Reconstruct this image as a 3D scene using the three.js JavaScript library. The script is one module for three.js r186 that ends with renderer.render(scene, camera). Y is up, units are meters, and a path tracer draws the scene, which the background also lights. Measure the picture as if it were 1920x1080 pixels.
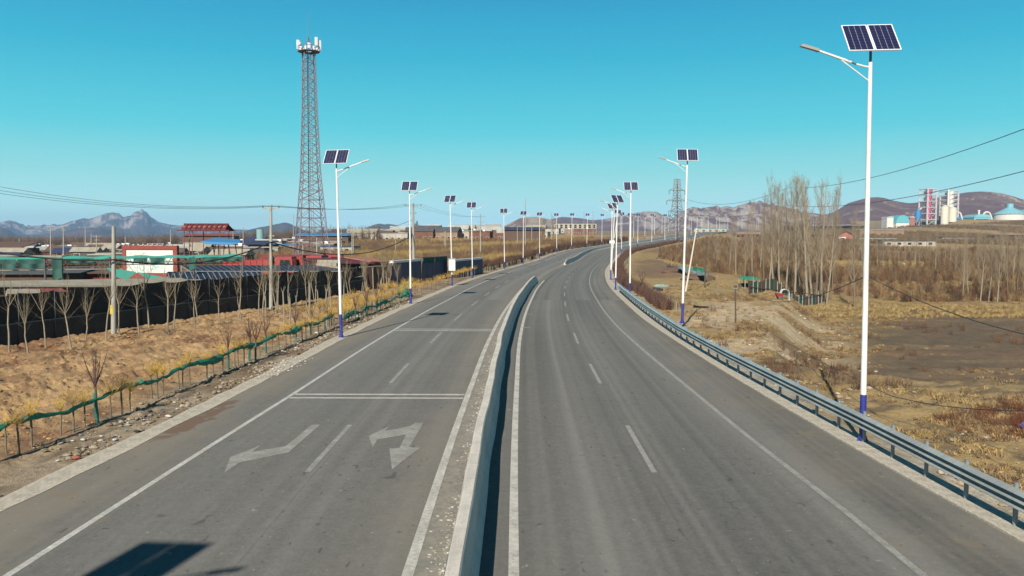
import * as THREE from 'three';

// ---------------------------------------------------------------- camera, sky, sun, exposure
const scene = new THREE.Scene();
const FOCAL = 1530, PITCH = Math.atan(93 / 1530), CAMY = 6.8;      // drone, seven metres above the carriageway
const camera = new THREE.PerspectiveCamera(2 * Math.atan(540 / FOCAL) * 180 / Math.PI, 16 / 9, 0.1, 40000);
camera.position.set(0, CAMY, 0); camera.rotation.set(-PITCH, 0, 0);
const renderer = new THREE.WebGLRenderer();
renderer.toneMapping = THREE.LinearToneMapping; renderer.toneMappingExposure = 1.55;
renderer.shadowMap.enabled = true;
function skyTexture() {
  const W = 256, H = 512, d = new Float32Array(W * H * 4);
  const st = [[0, 0.4768, 0.6929, 0.6705], [2.2, 0.3501, 0.6332, 0.6258], [4.4, 0.2049, 0.5215, 0.5289], [7.3, 0.0737, 0.4358, 0.5066], [12, 0.0282, 0.3166, 0.447], [16, 0.0186, 0.2347, 0.3949], [20, 0.0141, 0.1602, 0.298], [27, 0.0089, 0.0782, 0.1639], [35, 0.0065, 0.0462, 0.1006], [60, 0.0045, 0.0238, 0.0522], [90, 0.0039, 0.0186, 0.041]];
  for (let y = 0; y < H; y++) {
    const el = Math.max(0, (y + .5) / H * 180 - 90);
    let k = 0; while (k < st.length - 2 && el > st[k + 1][0]) k++;
    const a = st[k], b = st[k + 1], t = Math.min(1, (el - a[0]) / (b[0] - a[0]));
    for (let x = 0; x < W; x++) { const o = (y * W + x) * 4; for (let c = 0; c < 3; c++) d[o + c] = a[c + 1] + (b[c + 1] - a[c + 1]) * t; d[o + 3] = 1; }
  }
  const t = new THREE.DataTexture(d, W, H, THREE.RGBAFormat, THREE.FloatType);
  t.mapping = THREE.EquirectangularReflectionMapping; t.magFilter = t.minFilter = THREE.LinearFilter; t.needsUpdate = true;
  return t;
}
scene.background = skyTexture(); scene.environment = scene.background;
const SUN = new THREE.Vector3(-5.6, 13.2, 18.9).normalize();
const sun = new THREE.DirectionalLight(new THREE.Color(1, .915, .775), 5.0);
sun.position.copy(SUN).multiplyScalar(400); sun.castShadow = true;
Object.assign(sun.shadow.camera, { left: -300, right: 300, top: 300, bottom: -300, near: 1, far: 1200 }); sun.shadow.mapSize.set(2048, 2048);
scene.add(sun); scene.add(sun.target);
scene.fog = new THREE.FogExp2(new THREE.Color(.38, .63, 1), 7.5e-5);

// ---------------------------------------------------------------- helpers
let seed = 7;
const rnd = () => { seed = (seed * 1664525 + 1013904223) >>> 0; return seed / 4294967296; };
const rr = (a, b) => a + (b - a) * rnd(), pick = (l) => l[Math.floor(rnd() * l.length)];
const lerp = (a, b, t) => a + (b - a) * t, clamp = (x, a, b) => Math.min(b, Math.max(a, x));
const sstep = (a, b, x) => { const t = clamp((x - a) / (b - a), 0, 1); return t * t * (3 - 2 * t); };
const table = (L, x) => { if (x <= L[0][0]) return L[0][1]; for (let i = 1; i < L.length; i++) if (x <= L[i][0]) return lerp(L[i - 1][1], L[i][1], (x - L[i - 1][0]) / (L[i][0] - L[i - 1][0])); return L[L.length - 1][1]; };
const hash = (x, y) => { let h = Math.imul(x, 374761393) ^ Math.imul(y, 668265263); h = Math.imul(h ^ (h >>> 13), 1274126177); return ((h ^ (h >>> 16)) >>> 0) / 4294967296; };
const vnoise = (x, y) => { const i = Math.floor(x), j = Math.floor(y), u = x - i, v = y - j, s = u * u * (3 - 2 * u), t = v * v * (3 - 2 * v); return lerp(lerp(hash(i, j), hash(i + 1, j), s), lerp(hash(i, j + 1), hash(i + 1, j + 1), s), t); };
const fbm = (x, y, o = 4) => { let s = 0, a = .5, n = 0; for (let k = 0; k < o; k++) { s += a * vnoise(x, y); n += a; a *= .5; x = x * 2.03 + 17.3; y = y * 2.03 + 9.1; } return s / n; };
const ridge = (x, y, o = 4) => { let s = 0, a = .5, n = 0; for (let k = 0; k < o; k++) { s += a * (1 - Math.abs(2 * vnoise(x, y) - 1)); n += a; a *= .5; x = x * 2.07 + 5.3; y = y * 2.07 + 3.7; } return s / n; };
const sub = (a, b) => [a[0] - b[0], a[1] - b[1], a[2] - b[2]], add = (a, b, k = 1) => [a[0] + b[0] * k, a[1] + b[1] * k, a[2] + b[2] * k];
const cross = (a, b) => [a[1] * b[2] - a[2] * b[1], a[2] * b[0] - a[0] * b[2], a[0] * b[1] - a[1] * b[0]];
const len = (a) => Math.hypot(a[0], a[1], a[2]), norm = (a) => { const l = len(a) || 1; return [a[0] / l, a[1] / l, a[2] / l]; };
// a collector of shapes that becomes ONE geometry
class Geo {
  constructor() { this.p = []; this.n = []; this.t = []; this.i = []; this.c = null; }
  v(p, n, u, w) { this.p.push(p[0], p[1], p[2]); this.n.push(n[0], n[1], n[2]); this.t.push(u, w); return this.p.length / 3 - 1; }
  quad(a, b, c, d) { const n = norm(cross(sub(b, a), sub(d, a))), w = len(sub(b, a)), h = len(sub(d, a)); const k = this.v(a, n, 0, 0); this.v(b, n, w, 0); this.v(c, n, w, h); this.v(d, n, 0, h); this.i.push(k, k + 1, k + 2, k, k + 2, k + 3); return this; }
  tri(a, b, c) { const n = norm(cross(sub(b, a), sub(c, a))); const k = this.v(a, n, a[0], a[1]); this.v(b, n, b[0], b[1]); this.v(c, n, c[0], c[1]); this.i.push(k, k + 1, k + 2); return this; }
  hex(q) { // eight corners: bottom 0-3 anticlockwise seen from above, top 4-7
    const f = (a, b, c, d) => this.quad(q[a], q[b], q[c], q[d]);
    f(0, 1, 5, 4); f(1, 2, 6, 5); f(2, 3, 7, 6); f(3, 0, 4, 7); f(4, 5, 6, 7); f(3, 2, 1, 0); return this;
  }
  box(cx, cy, cz, w, h, d, ry = 0) { // centre of the base is cx, cy, cz
    const c = Math.cos(ry), s = Math.sin(ry), P = (x, y, z) => [cx + x * c + z * s, cy + y, cz - x * s + z * c]; w /= 2; d /= 2;
    return this.hex([P(-w, 0, d), P(w, 0, d), P(w, 0, -d), P(-w, 0, -d), P(-w, h, d), P(w, h, d), P(w, h, -d), P(-w, h, -d)]);
  }
  seg(a, b, r0, r1 = r0, n = 6, cap = false) {
    const d = norm(sub(b, a)), u = norm(cross(d, Math.abs(d[1]) > .9 ? [1, 0, 0] : [0, 1, 0])), w = cross(d, u), L = len(sub(b, a));
    const k = this.p.length / 3;
    for (let j = 0; j <= n; j++) { const t = j / n * Math.PI * 2, m = [u[0] * Math.cos(t) + w[0] * Math.sin(t), u[1] * Math.cos(t) + w[1] * Math.sin(t), u[2] * Math.cos(t) + w[2] * Math.sin(t)]; this.v(add(a, m, r0), m, j / n * 6.28 * r0, 0); this.v(add(b, m, r1), m, j / n * 6.28 * r0, L); }
    for (let j = 0; j < n; j++) { const q = k + j * 2; this.i.push(q, q + 2, q + 1, q + 2, q + 3, q + 1); }
    if (cap) for (const [o, s, r] of [[a, -1, r0], [b, 1, r1]]) {
      if (r < .001) continue;
      const nn = [d[0] * s, d[1] * s, d[2] * s], c0 = this.v(o, nn, 0, 0), k2 = c0 + 1;
      for (let j = 0; j < n; j++) { const t = j / n * Math.PI * 2; this.v(add(o, [u[0] * Math.cos(t) + w[0] * Math.sin(t), u[1] * Math.cos(t) + w[1] * Math.sin(t), u[2] * Math.cos(t) + w[2] * Math.sin(t)], r), nn, 0, 0); }
      for (let j = 0; j < n; j++) s > 0 ? this.i.push(c0, k2 + j, k2 + (j + 1) % n) : this.i.push(c0, k2 + (j + 1) % n, k2 + j);
    }
    return this;
  }
  path(pts, r, n = 5) { for (let i = 1; i < pts.length; i++) this.seg(pts[i - 1], pts[i], r, r, n); return this; }
  // a closed or open profile [lateral, up] swept along frames {p, r} (r = unit vector to the right)
  sweep(prof, frames, closed = true, caps = true) {
    const N = prof.length, M = closed ? N : N - 1; let s = 0;
    const at = (f, q) => [f.p[0] + f.r[0] * q[0], f.p[1] + q[1] * (f.k ?? 1), f.p[2] + f.r[2] * q[0]];
    for (let j = 0; j < M; j++) {
      const A = prof[j], B = prof[(j + 1) % N], dl = B[0] - A[0], dy = B[1] - A[1], L = Math.hypot(dl, dy) || 1; s = 0;
      const k = this.p.length / 3;
      frames.forEach((f, i) => { if (i) s += len(sub(f.p, frames[i - 1].p)); const n = [-dy / L * f.r[0], dl / L, -dy / L * f.r[2]]; this.v(at(f, A), n, 0, s); this.v(at(f, B), n, L, s); });
      for (let i = 0; i < frames.length - 1; i++) { const q = k + i * 2; this.i.push(q, q + 1, q + 2, q + 1, q + 3, q + 2); }
    }
    if (closed && caps && N <= 12) for (const [f, flip] of [[frames[0], 0], [frames[frames.length - 1], 1]]) {
      const tris = THREE.ShapeUtils.triangulateShape(prof.map((q) => new THREE.Vector2(q[0], q[1])), []);
      for (const [a, b, c] of tris) flip ? this.tri(at(f, prof[a]), at(f, prof[c]), at(f, prof[b])) : this.tri(at(f, prof[a]), at(f, prof[b]), at(f, prof[c]));
    }
    return this;
  }
  lathe(cx, cy, cz, prof, n = 16) { for (let i = 1; i < prof.length; i++) this.seg([cx, cy + prof[i - 1][1], cz], [cx, cy + prof[i][1], cz], prof[i - 1][0], prof[i][0], n); return this; }
  blob(cx, cy, cz, rx, ry, rz, k = 1) { // a lumpy stone or heap
    const g = new THREE.IcosahedronGeometry(1, k), p = g.attributes.position, o = [cx * 3.1, cz * 2.7];
    for (let i = 0; i < p.count; i += 3) { const q = []; for (let j = 0; j < 3; j++) { const x = p.getX(i + j), y = p.getY(i + j), z = p.getZ(i + j), s = .72 + .56 * vnoise(x * 1.7 + o[0] + y, z * 1.7 + o[1] - y); q.push([cx + x * rx * s, cy + y * ry * s, cz + z * rz * s]); } this.tri(q[0], q[1], q[2]); }
    return this;
  }
  build() {
    const g = new THREE.BufferGeometry();
    g.setAttribute('position', new THREE.Float32BufferAttribute(this.p, 3)); g.setAttribute('normal', new THREE.Float32BufferAttribute(this.n, 3)); g.setAttribute('uv', new THREE.Float32BufferAttribute(this.t, 2));
    if (this.c) g.setAttribute('color', new THREE.Float32BufferAttribute(this.c, 3));
    g.setIndex(this.i); return g;
  }
}
const used = new Map();
const numbered = (n) => { const k = used.get(n) || 0; used.set(n, k + 1); return k ? n + '_' + String(k).padStart(3, '0') : n; };
function mesh(name, geo, mat, parent) { const m = new THREE.Mesh(geo instanceof Geo ? geo.build() : geo, mat); m.name = name; m.castShadow = m.receiveShadow = true; if (parent) parent.add(m); return m; }
function tag(o, label, category, group) { o.userData.label = label; o.userData.category = category; if (group) o.userData.group = group; return o; }
function thing(name, label, category, p = [0, 0, 0], turn = 0, group) { const o = new THREE.Group(); o.name = numbered(name); o.position.set(p[0], p[1], p[2]); o.rotation.y = turn; scene.add(o); return tag(o, label, category, group); }
function struct(name, geo, mat) { const m = mesh(numbered(name), geo, mat, scene); m.userData.kind = 'structure'; return m; }
function stuff(name, label, category, geo, mat) { const m = mesh(numbered(name), geo, mat, scene); m.userData.kind = 'stuff'; return tag(m, label, category); }
function copy(o, p, turn, label, group) { const r = o.clone(); r.name = numbered(o.name.replace(/_\d+$/, '')); r.position.set(p[0], p[1], p[2]); r.rotation.set(0, turn, 0); r.userData = { ...o.userData }; if (label) r.userData.label = label; if (group) r.userData.group = group; scene.add(r); return r; }
const ORD = ['first', 'second', 'third', 'fourth', 'fifth', 'sixth', 'seventh', 'eighth', 'ninth', 'tenth', 'eleventh', 'twelfth', 'thirteenth', 'fourteenth', 'fifteenth', 'sixteenth', 'seventeenth', 'eighteenth', 'nineteenth'];
const TENS = ['', '', 'twenty', 'thirty', 'forty', 'fifty', 'sixty', 'seventy', 'eighty', 'ninety'], TENTH = ['', '', 'twentieth', 'thirtieth', 'fortieth', 'fiftieth', 'sixtieth', 'seventieth', 'eightieth', 'ninetieth'];
const ord = (n) => n > 100 ? 'one hundred and ' + ord(n - 100) : n === 100 ? 'hundredth' : n < 20 ? ORD[n - 1] : n % 10 ? TENS[Math.floor(n / 10)] + '-' + ORD[n % 10 - 1] : TENTH[n / 10];

// a line of sight through a place of the survey picture (1920 wide), and points on it
const ray = (u, v) => { const x = (u - 960) / FOCAL, y = (540 - v) / FOCAL, c = Math.cos(PITCH), s = Math.sin(PITCH); return [x, y * c - s, -y * s - c]; };
const at = (u, v, D) => { const r = ray(u, v), t = -D / r[2]; return [r[0] * t, CAMY + r[1] * t, -D]; };
const yOf = (v, D) => at(960, v, D)[1], xOf = (u, D, v = 447) => at(u, v, D)[0], PX = (D) => D / FOCAL;

// ---------------------------------------------------------------- materials
function noiseTex(n, f, opts = {}) { // f(x, y in 0..1) -> value or [r, g, b]
  const d = new Uint8Array(n * n * 4);
  for (let y = 0; y < n; y++) for (let x = 0; x < n; x++) { const q = f(x / n, y / n), o = (y * n + x) * 4; const a = Array.isArray(q) ? q : [q, q, q]; for (let c = 0; c < 3; c++) d[o + c] = clamp(a[c], 0, 1) * 255; d[o + 3] = 255; }
  const t = new THREE.DataTexture(d, n, n); t.wrapS = t.wrapT = THREE.RepeatWrapping; t.magFilter = THREE.LinearFilter; t.minFilter = THREE.LinearMipmapLinearFilter; t.generateMipmaps = true;
  if (opts.srgb) t.colorSpace = THREE.SRGBColorSpace; t.needsUpdate = true; return t;
}
// tileable noise
const tn = (x, y, f, s = 0) => { const w = (a, b) => hash(((a % f) + f) % f + s * 131, ((b % f) + f) % f + s * 57); const X = x * f, Y = y * f, i = Math.floor(X), j = Math.floor(Y), u = X - i, v = Y - j, a = u * u * (3 - 2 * u), b = v * v * (3 - 2 * v); return lerp(lerp(w(i, j), w(i + 1, j), a), lerp(w(i, j + 1), w(i + 1, j + 1), a), b); };
const tfbm = (x, y, f, o, s = 0) => { let r = 0, a = .5, n = 0; for (let k = 0; k < o; k++) { r += a * tn(x, y, f, s + k); n += a; a *= .55; f *= 2; } return r / n; };
const rep = (t, x, y = x) => { const c = t.clone(); c.repeat.set(x, y); c.needsUpdate = true; return c; };
const grainT = noiseTex(512, (x, y) => .5 + .9 * (tfbm(x, y, 32, 4, 3) - .5) + .25 * (tfbm(x, y, 4, 3, 9) - .5));
const mottleT = noiseTex(512, (x, y) => .80 + .5 * (tfbm(x, y, 5, 6, 21) - .5) + .22 * (tfbm(x, y, 64, 3, 33) - .5));
const soilT = noiseTex(1024, (x, y) => { const a = tfbm(x, y, 6, 6, 41), b = tfbm(x, y, 48, 4, 47); return .78 + .55 * (a - .5) + .55 * (b - .5); });
const streakT = noiseTex(512, (x, y) => .84 + .34 * (tn(x, y * .999, 64, 71) - .5) * tn(x, y, 5, 5) + .22 * (tfbm(x, y, 6, 5, 75) - .5));
const K = .742; // the sun stands high over the exposure: real-world albedos
const M = (r, g, b, rough = .85, o = {}) => new (o.transmission ? THREE.MeshPhysicalMaterial : THREE.MeshStandardMaterial)({ color: new THREE.Color().setRGB(r * K, g * K, b * K), roughness: rough, side: THREE.DoubleSide, ...o });
const MAT = {
  white: M(1, 1, 1, .45, { map: rep(mottleT, .6, .25) }), blue: M(.035, .045, .33, .5, { map: rep(mottleT, .8) }), dullBlue: M(.05, .055, .20, .6),
  steel: M(.42, .45, .48, .5, { metalness: .35 }), darkSteel: M(.10, .11, .12, .6), cell: M(.018, .021, .075, .35), module: M(.016, .022, .045, .5), moduleFrame: M(.34, .36, .40, .6), line: M(.32, .33, .52, .5), frame: M(.9, .92, .96, .4), backsheet: M(.6, .6, .62, .7), led: M(.55, .50, .42, .5), headGrey: M(.30, .30, .29, .5),
  rail: M(.50, .54, .53, .5, { metalness: .1, map: rep(mottleT, .7, .3), roughnessMap: rep(grainT, 1) }), post: M(.30, .34, .36, .5, { metalness: .15, map: rep(mottleT, 1) }),
  paint: M(.66, .65, .61, .8, { map: rep(soilT, .35, .35), bumpMap: rep(grainT, 2), bumpScale: .003 }), worn: M(.40, .395, .37, .85, { map: rep(soilT, .45, .45), bumpMap: rep(grainT, 2), bumpScale: .003 }),
  concrete: M(.78, .735, .67, .85, { map: rep(mottleT, .5, .22), bumpMap: rep(grainT, 1.2), bumpScale: .006 }), strip: M(.66, .60, .50, .9, { map: rep(soilT, .4, .22), bumpMap: rep(grainT, 1), bumpScale: .01 }), cyan: M(.25, .62, .55, .7),
  tower: M(.20, .20, .26, .6), towerRust: M(.27, .20, .22, .7), antenna: M(1, 1, 1, .45), pole: M(.46, .45, .41, .85, { map: rep(mottleT, 2, .5) }), wood: M(.10, .075, .055, .9), cable: M(.035, .038, .042, .7), yellow: M(.62, .48, .06, .7), insul: M(.10, .09, .085, .5),
  bark: M(.24, .195, .14, .95, { map: rep(soilT, 3, .8) }), barkPale: M(.38, .325, .25, .95, { map: rep(soilT, 3, .6) }), twig: M(.29, .24, .165, .95), twigPop: M(.36, .295, .21, .95), twigGold: M(.72, .47, .105, .9), twigAmber: M(.46, .30, .10, .9), twigDark: M(.115, .06, .055, .9), twigGrey: M(.24, .20, .16, .95), wrap: M(.03, .15, .125, .85), net: M(.018, .21, .125, .75), canopyThin: M(.045, .20, .165, .85, { transmission: .5 }), netDark: M(.012, .10, .07, .8),
  canopy: M(.06, .40, .33, .8), blackWall: M(.055, .050, .050, .9, { map: rep(soilT, .5) }), blackNet: M(.034, .032, .033, .95, { map: rep(soilT, .3) }), cream: M(.46, .42, .34, .85, { map: rep(mottleT, .3) }), red: M(.42, .035, .035, .6, { map: rep(mottleT, .3) }), redDull: M(.34, .07, .055, .8, { map: rep(mottleT, .3) }), pink: M(.50, .19, .16, .8, { map: rep(mottleT, .3) }), maroon: M(.11, .02, .028, .8), brown: M(.13, .08, .06, .9),
  brick: M(.24, .11, .075, .95, { map: rep(soilT, .12) }), brickPale: M(.38, .25, .18, .95, { map: rep(soilT, .1) }), plaster: M(.58, .53, .46, .9, { map: rep(mottleT, .1) }), roofGrey: M(.11, .115, .125, .9, { map: rep(soilT, .1) }), roofPale: M(.55, .55, .53, .85, { map: rep(mottleT, .1) }), roofBlue: M(.05, .24, .52, .6), roofNavy: M(.035, .05, .12, .6), glass: M(.02, .025, .03, .15),
  navy: M(.025, .035, .13, .6, { map: rep(mottleT, .3) }), capWhite: M(.85, .86, .86, .6), tarp: M(.03, .30, .18, .7), plantWhite: M(.72, .70, .66, .7), plantBlue: M(.22, .50, .60, .6), plantTeal: M(.13, .45, .53, .6), plantPink: M(.44, .09, .19, .7), stone: M(.42, .36, .28, .95, { map: rep(soilT, 1) }), litterWhite: M(.62, .62, .60, .8), litterRed: M(.40, .05, .04, .8), litterBlue: M(.08, .25, .35, .8),
};

// ---------------------------------------------------------------- the lie of the land
const ROADH = [[0, 0], [190, 0], [233, .4], [255, 1], [294, 2.1], [313, 2.75], [348, 3.6], [361, 4], [466, 6.6], [560, 9.2], [660, 12], [900, 15], [1300, 20]];
// median of the dual carriageway: x for each distance ahead
const MED = [[-80, -1.0], [0, -1.0], [23, -.97], [38, -.8], [54, -.52], [74, .22], [98, 1.57], [112, 2.5], [134, 4.4], [172, 8.6], [205, 13.2], [240, 18.9], [268, 23.6], [300, 31], [342, 45.6], [400, 66], [497, 99], [567, 122], [650, 160], [720, 205], [800, 268], [900, 360], [1300, 740]];
const medCurve = (D) => { let i = 1; while (i < MED.length - 1 && D > MED[i][0]) i++; const a = MED[i - 1], b = MED[i], p = MED[Math.max(0, i - 2)], q = MED[Math.min(MED.length - 1, i + 1)]; const h = b[0] - a[0], t = clamp((D - a[0]) / h, 0, 1); const m0 = i > 1 ? (b[1] - p[1]) / (b[0] - p[0]) : (b[1] - a[1]) / h, m1 = q !== b ? (q[1] - a[1]) / (q[0] - a[0]) : (b[1] - a[1]) / h; const t2 = t * t, t3 = t2 * t; return (2 * t3 - 3 * t2 + 1) * a[1] + (t3 - 2 * t2 + t) * h * m0 + (-2 * t3 + 3 * t2) * b[1] + (t3 - t2) * h * m1; };
const MEDX = []; for (let D = -90; D <= 1300; D++) MEDX.push(medCurve(D));
const mx = (D) => { const t = clamp(D + 90, 0, 1388), i = Math.floor(t); return lerp(MEDX[i], MEDX[i + 1], t - i); };
const slope = (D) => (mx(D + 4) - mx(D - 4)) / 8;
const roadH = (D) => table(ROADH, D);
const off = (x, D) => (x - mx(D)) / Math.hypot(1, slope(D));
function rp(D, d, up = 0) { const s = slope(D), L = Math.hypot(1, s); return [mx(D) + d / L, roadH(D) + up, -(D - d * s / L)]; }   // a point d metres right of the median
const rframe = (D, d, up = 0) => { const s = slope(D), L = Math.hypot(1, s); return { p: rp(D, d, up), r: [1 / L, 0, s / L] }; };
const heading = (D) => -Math.atan(slope(D));
const EDGE_L = [[-90, -11.9], [16, -11.9], [22, -11.7], [30, -11.3], [39, -11.1], [53, -11.05], [100, -10.95], [1300, -10.9]];
const EDGE_R = [[-90, 12.6], [18, 12.4], [27, 12.0], [41, 11.6], [53, 11.4], [68, 11.1], [112, 11], [1300, 11]];
const edgeL = (D) => table(EDGE_L, D), edgeR = (D) => table(EDGE_R, D);
const postOff = (D) => table([[16, 12.95], [20, 12.8], [27, 12.65], [34, 12.4], [42, 12.1], [55, 11.85], [100, 11.75]], D);
const LEFTH = [[0, 0], [190, 0], [280, .8], [420, 3.2], [600, 7.6], [900, 13], [1500, 20], [6000, 30]];
const RIGHTH = [[-100, -3.2], [120, -3], [225, -1], [450, 3.2], [600, 7], [800, 15.5], [1500, 41], [2200, 52], [6000, 60]];
const terraceStart = (D) => table([[0, 25], [31, 25], [37, 22.5], [43, 16.5], [48, 15.5], [60, 18], [78, 24], [100, 31], [130, 32], [170, 26], [260, 18], [400, 15]], D);
function land(x, z) { // height of the ground without its small lumps
  const D = -z, Dc = clamp(D, -80, 1290), d = off(x, Dc), hr = roadH(D);
  let h;
  if (d < 0) {
    const far = sstep(-260, -70, x); const hl = table(LEFTH, Math.hypot(D, x * .3)) * far;
    h = lerp(hr, hl, sstep(-15, -60 - D * .05, d) );
    h += .12 * sstep(-13.5, -17, d) * (1 - sstep(60, 120, D));
  } else {
    const hR = table(RIGHTH, D);
    const s0 = terraceStart(D), w = lerp(6, 40, sstep(90, 300, D));
    h = lerp(hr, hR, sstep(s0, s0 + w, d));
    h -= .25 * sstep(12.6, 14, d) * (1 - sstep(s0 - 1, s0 + 1, d));
    // spoil heaps on the low field
    const hump = (cx, cz, rx, rz, a) => sstep(14, 17.5, d) * a * Math.exp(-(((x - cx) / rx) ** 2) - (((z + cz) / rz) ** 2));
    h += hump(20, 33, 4.5, 3.6, .55) + hump(25, 35, 4, 4, .5) + hump(31, 45, 5, 4, 2.4);
    // terraces across the low ground
    h += 1.1 * sstep(139, 143, D - x * .05) * sstep(20, 40, d) * (1 - sstep(190, 230, D)) + .9 * sstep(185, 189, D + x * .05) * sstep(30, 45, d) * (1 - sstep(230, 300, D));
  }
  return h;
}
function lumps(x, z) {
  const D = -z, d = off(x, clamp(D, -80, 1290)), r = Math.hypot(x, z); if (r > 420) return 0;
  const eL = edgeL(D) - .75, eR = edgeR(D) + .9; let a = 0;
  if (d < eL) { const k = sstep(eL, eL - 1, d), soil = sstep(-15.6, -17.5, d) * (1 - sstep(105, 130, D)); a = k * (.10 * (fbm(x * .9, z * .9, 3) - .5) + soil * (.46 * (ridge(x * .6 + z * .13, z * .28, 5) - .55) + .36 * (fbm(x * 1.9, z * 1.9, 4) - .5) + .30 * (ridge(x * 3.3, z * 3.3, 3) - .6) * sstep(.42, .6, fbm(x * .4, z * .4, 3))) + .16 * (fbm(x * 2.6, z * 2.6, 3) - .55) * sstep(eL - .3, eL - 2, d)); a += k * .5 * (fbm(x * .08, z * .08, 2) - .5) * sstep(-20, -60, d); }
  else if (d > eR) { const k = sstep(eR, eR + 1, d); a = k * (.12 * (fbm(x * 1.1, z * 1.1, 4) - .5)) + sstep(eR + 1.6, eR + 4, d) * (.55 * (fbm(x * .33, z * .3, 4) - .5) + .22 * (fbm(x * 1.9, z * 1.9, 3) - .5)) * (r < 60 ? 1 : .7); }
  return a;
}
function H(x, z) { const D = -z, Dc = clamp(D, -80, 1290), d = off(x, Dc); const inRoad = d > edgeL(Dc) - .2 && d < edgeR(Dc) + .2 && D < 1290; return land(x, z) + (inRoad ? 0 : lumps(x, z)); }
function ground(u, v, dy = 0) { const r = ray(u, v); let t = 4; for (let k = 0; k < 1600 && t < 2500; k++) { const y = CAMY + r[1] * t, x = r[0] * t, z = r[2] * t; if (y <= land(x, z) + dy) break; t *= 1.0045; } const x = r[0] * t, z = r[2] * t; return [x, H(x, z) + dy, z]; }

// ---------------------------------------------------------------- ground
const mixc = (a, b, t) => [lerp(a[0], b[0], t), lerp(a[1], b[1], t), lerp(a[2], b[2], t)];
const C = { soil: [.58, .375, .185], soilDark: [.38, .215, .105], clay: [.25, .11, .055], dust: [.50, .395, .275], grass: [.50, .34, .145], grassPale: [.46, .345, .165], rubble: [.56, .46, .33], burnt: [.145, .105, .068], burnt2: [.20, .118, .072], scrub: [.27, .165, .09], gold: [.46, .33, .12], yard: [.20, .165, .12], far: [.32, .24, .155], pale: [.50, .43, .33] };
function groundColor(x, z) {
  const D = -z, Dc = clamp(D, -80, 1290), d = off(x, Dc), r = Math.hypot(x, z);
  const n1 = fbm(x * .12 + 3, z * .12, 4), n2 = fbm(x * .7, z * .7, 4), n3 = fbm(x * 3.1, z * 3.1, 3);
  let c;
  if (d < 0) {
    const verge = mixc(C.dust, [.30, .215, .13], sstep(.45, .62, n2)); let soil = mixc(C.soil, C.soilDark, sstep(.52, .68, n2) * .75); soil = mixc(soil, C.clay, sstep(.56, .7, fbm(x * .3 + 9, z * .22, 4)) * .7); soil = mixc(soil, C.grassPale, .5 * sstep(.5, .7, n1));
    c = mixc(verge, soil, sstep(-13.9, -15.3, d + (n2 - .5) * 2.2));
    // gutter of damp litter at the foot of the bank
    c = mixc(c, [.15, .105, .065], .8 * sstep(.47, .60, fbm(x * 1.1 + 5, z * .6, 4)) * Math.exp(-(((d + 13.2) / .55) ** 2)) * (1 - sstep(60, 110, D)));
    c = mixc(c, mixc(C.dust, C.soil, .35), .8 * Math.exp(-(((d + 14.0) / .35) ** 2)) * (1 - sstep(50, 90, D)));
    const beyond = sstep(-30, -36, d) ; c = mixc(c, mixc(C.yard, C.soil, sstep(.45, .7, n1) * .4), beyond * (1 - sstep(150, 190, D)));
    const field = mixc(mixc(C.grass, C.scrub, sstep(.42, .62, fbm(x * .03, z * .02, 4))), C.gold, .6 * sstep(.5, .68, fbm(x * .05 + 7, z * .012, 3)));
    c = mixc(c, field, sstep(135, 175, D) * sstep(-13.5, -17, d));
  } else {
    const bank = mixc(mixc(C.grass, C.grassPale, sstep(.4, .62, n2)), C.scrub, .7 * sstep(.58, .7, fbm(x * .25 + 4, z * .25, 4)));
    const po = D > 0 && D < 110 ? postOff(D) : 11.8; c = mixc(mixc(C.pale, [.66, .59, .48], sstep(.3, .6, n3)), bank, sstep(po + 1.3, po + 2.5, d + (n2 - .5) * 1.6));
    // pale rubble tipped down the terrace edge
    const s0 = terraceStart(D); 
    const low = sstep(s0 + 3, s0 + 9, d);
    const lowGrass = mixc(mixc(C.grass, C.gold, sstep(.4, .65, n1)), C.scrub, .6 * sstep(.52, .68, n2)); c = mixc(c, lowGrass, low * .8);
    // the burnt, dug-over field
    const wv = (fbm(x * .10, z * .09, 4) - .5) * 2, lb = 17 + (D - 55) * .52, q = sstep(lb - 10, lb + 10, x + wv * 14) * sstep(38, 49, D + wv * 9) * (1 - sstep(92, 130, D + wv * 18));
    const burnt = mixc(mixc(C.burnt, C.burnt2, sstep(.45, .62, fbm(x * .09 + 3, z * .2, 4))), [.26, .18, .10], .75 * sstep(.55, .68, fbm(x * .05, z * .35, 4)));
    c = mixc(c, burnt, q * .9);
    const rub = sstep(s0 - 11, s0 - 4, d) * (1 - sstep(s0 + 5, s0 + 10, d)) * sstep(40, 50, D) * (1 - sstep(84, 98, D)); c = mixc(c, mixc([.60, .44, .26], [.74, .60, .41], n3), rub * sstep(.34, .52, fbm(x * .22, z * .22, 4)) * .95);
    // dry banks of the spoil heaps
    const heap = Math.exp(-(((x - 20.5) / 7.5) ** 2) - (((z + 31) / 7) ** 2)) + Math.exp(-(((x - 28) / 8) ** 2) - (((z + 22) / 7) ** 2)); c = mixc(c, mixc(mixc(C.grassPale, C.grass, n3), [.20, .145, .085], .8 * sstep(.5, .66, fbm(x * .9, z * .9, 4))), sstep(.15, .45, heap));
    const far = mixc(mixc(C.grass, C.scrub, sstep(.4, .58, fbm(x * .025 + 2, z * .018, 4))), C.gold, .7 * sstep(.48, .66, fbm(x * .012, z * .05 + 3, 3)));
    c = mixc(c, far, sstep(118, 150, D) * sstep(14, 20, d));
  }
  if (r > 500) c = mixc(c, mixc(C.far, C.grass, sstep(.4, .6, fbm(x * .006, z * .006, 4))), sstep(500, 800, r));
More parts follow.
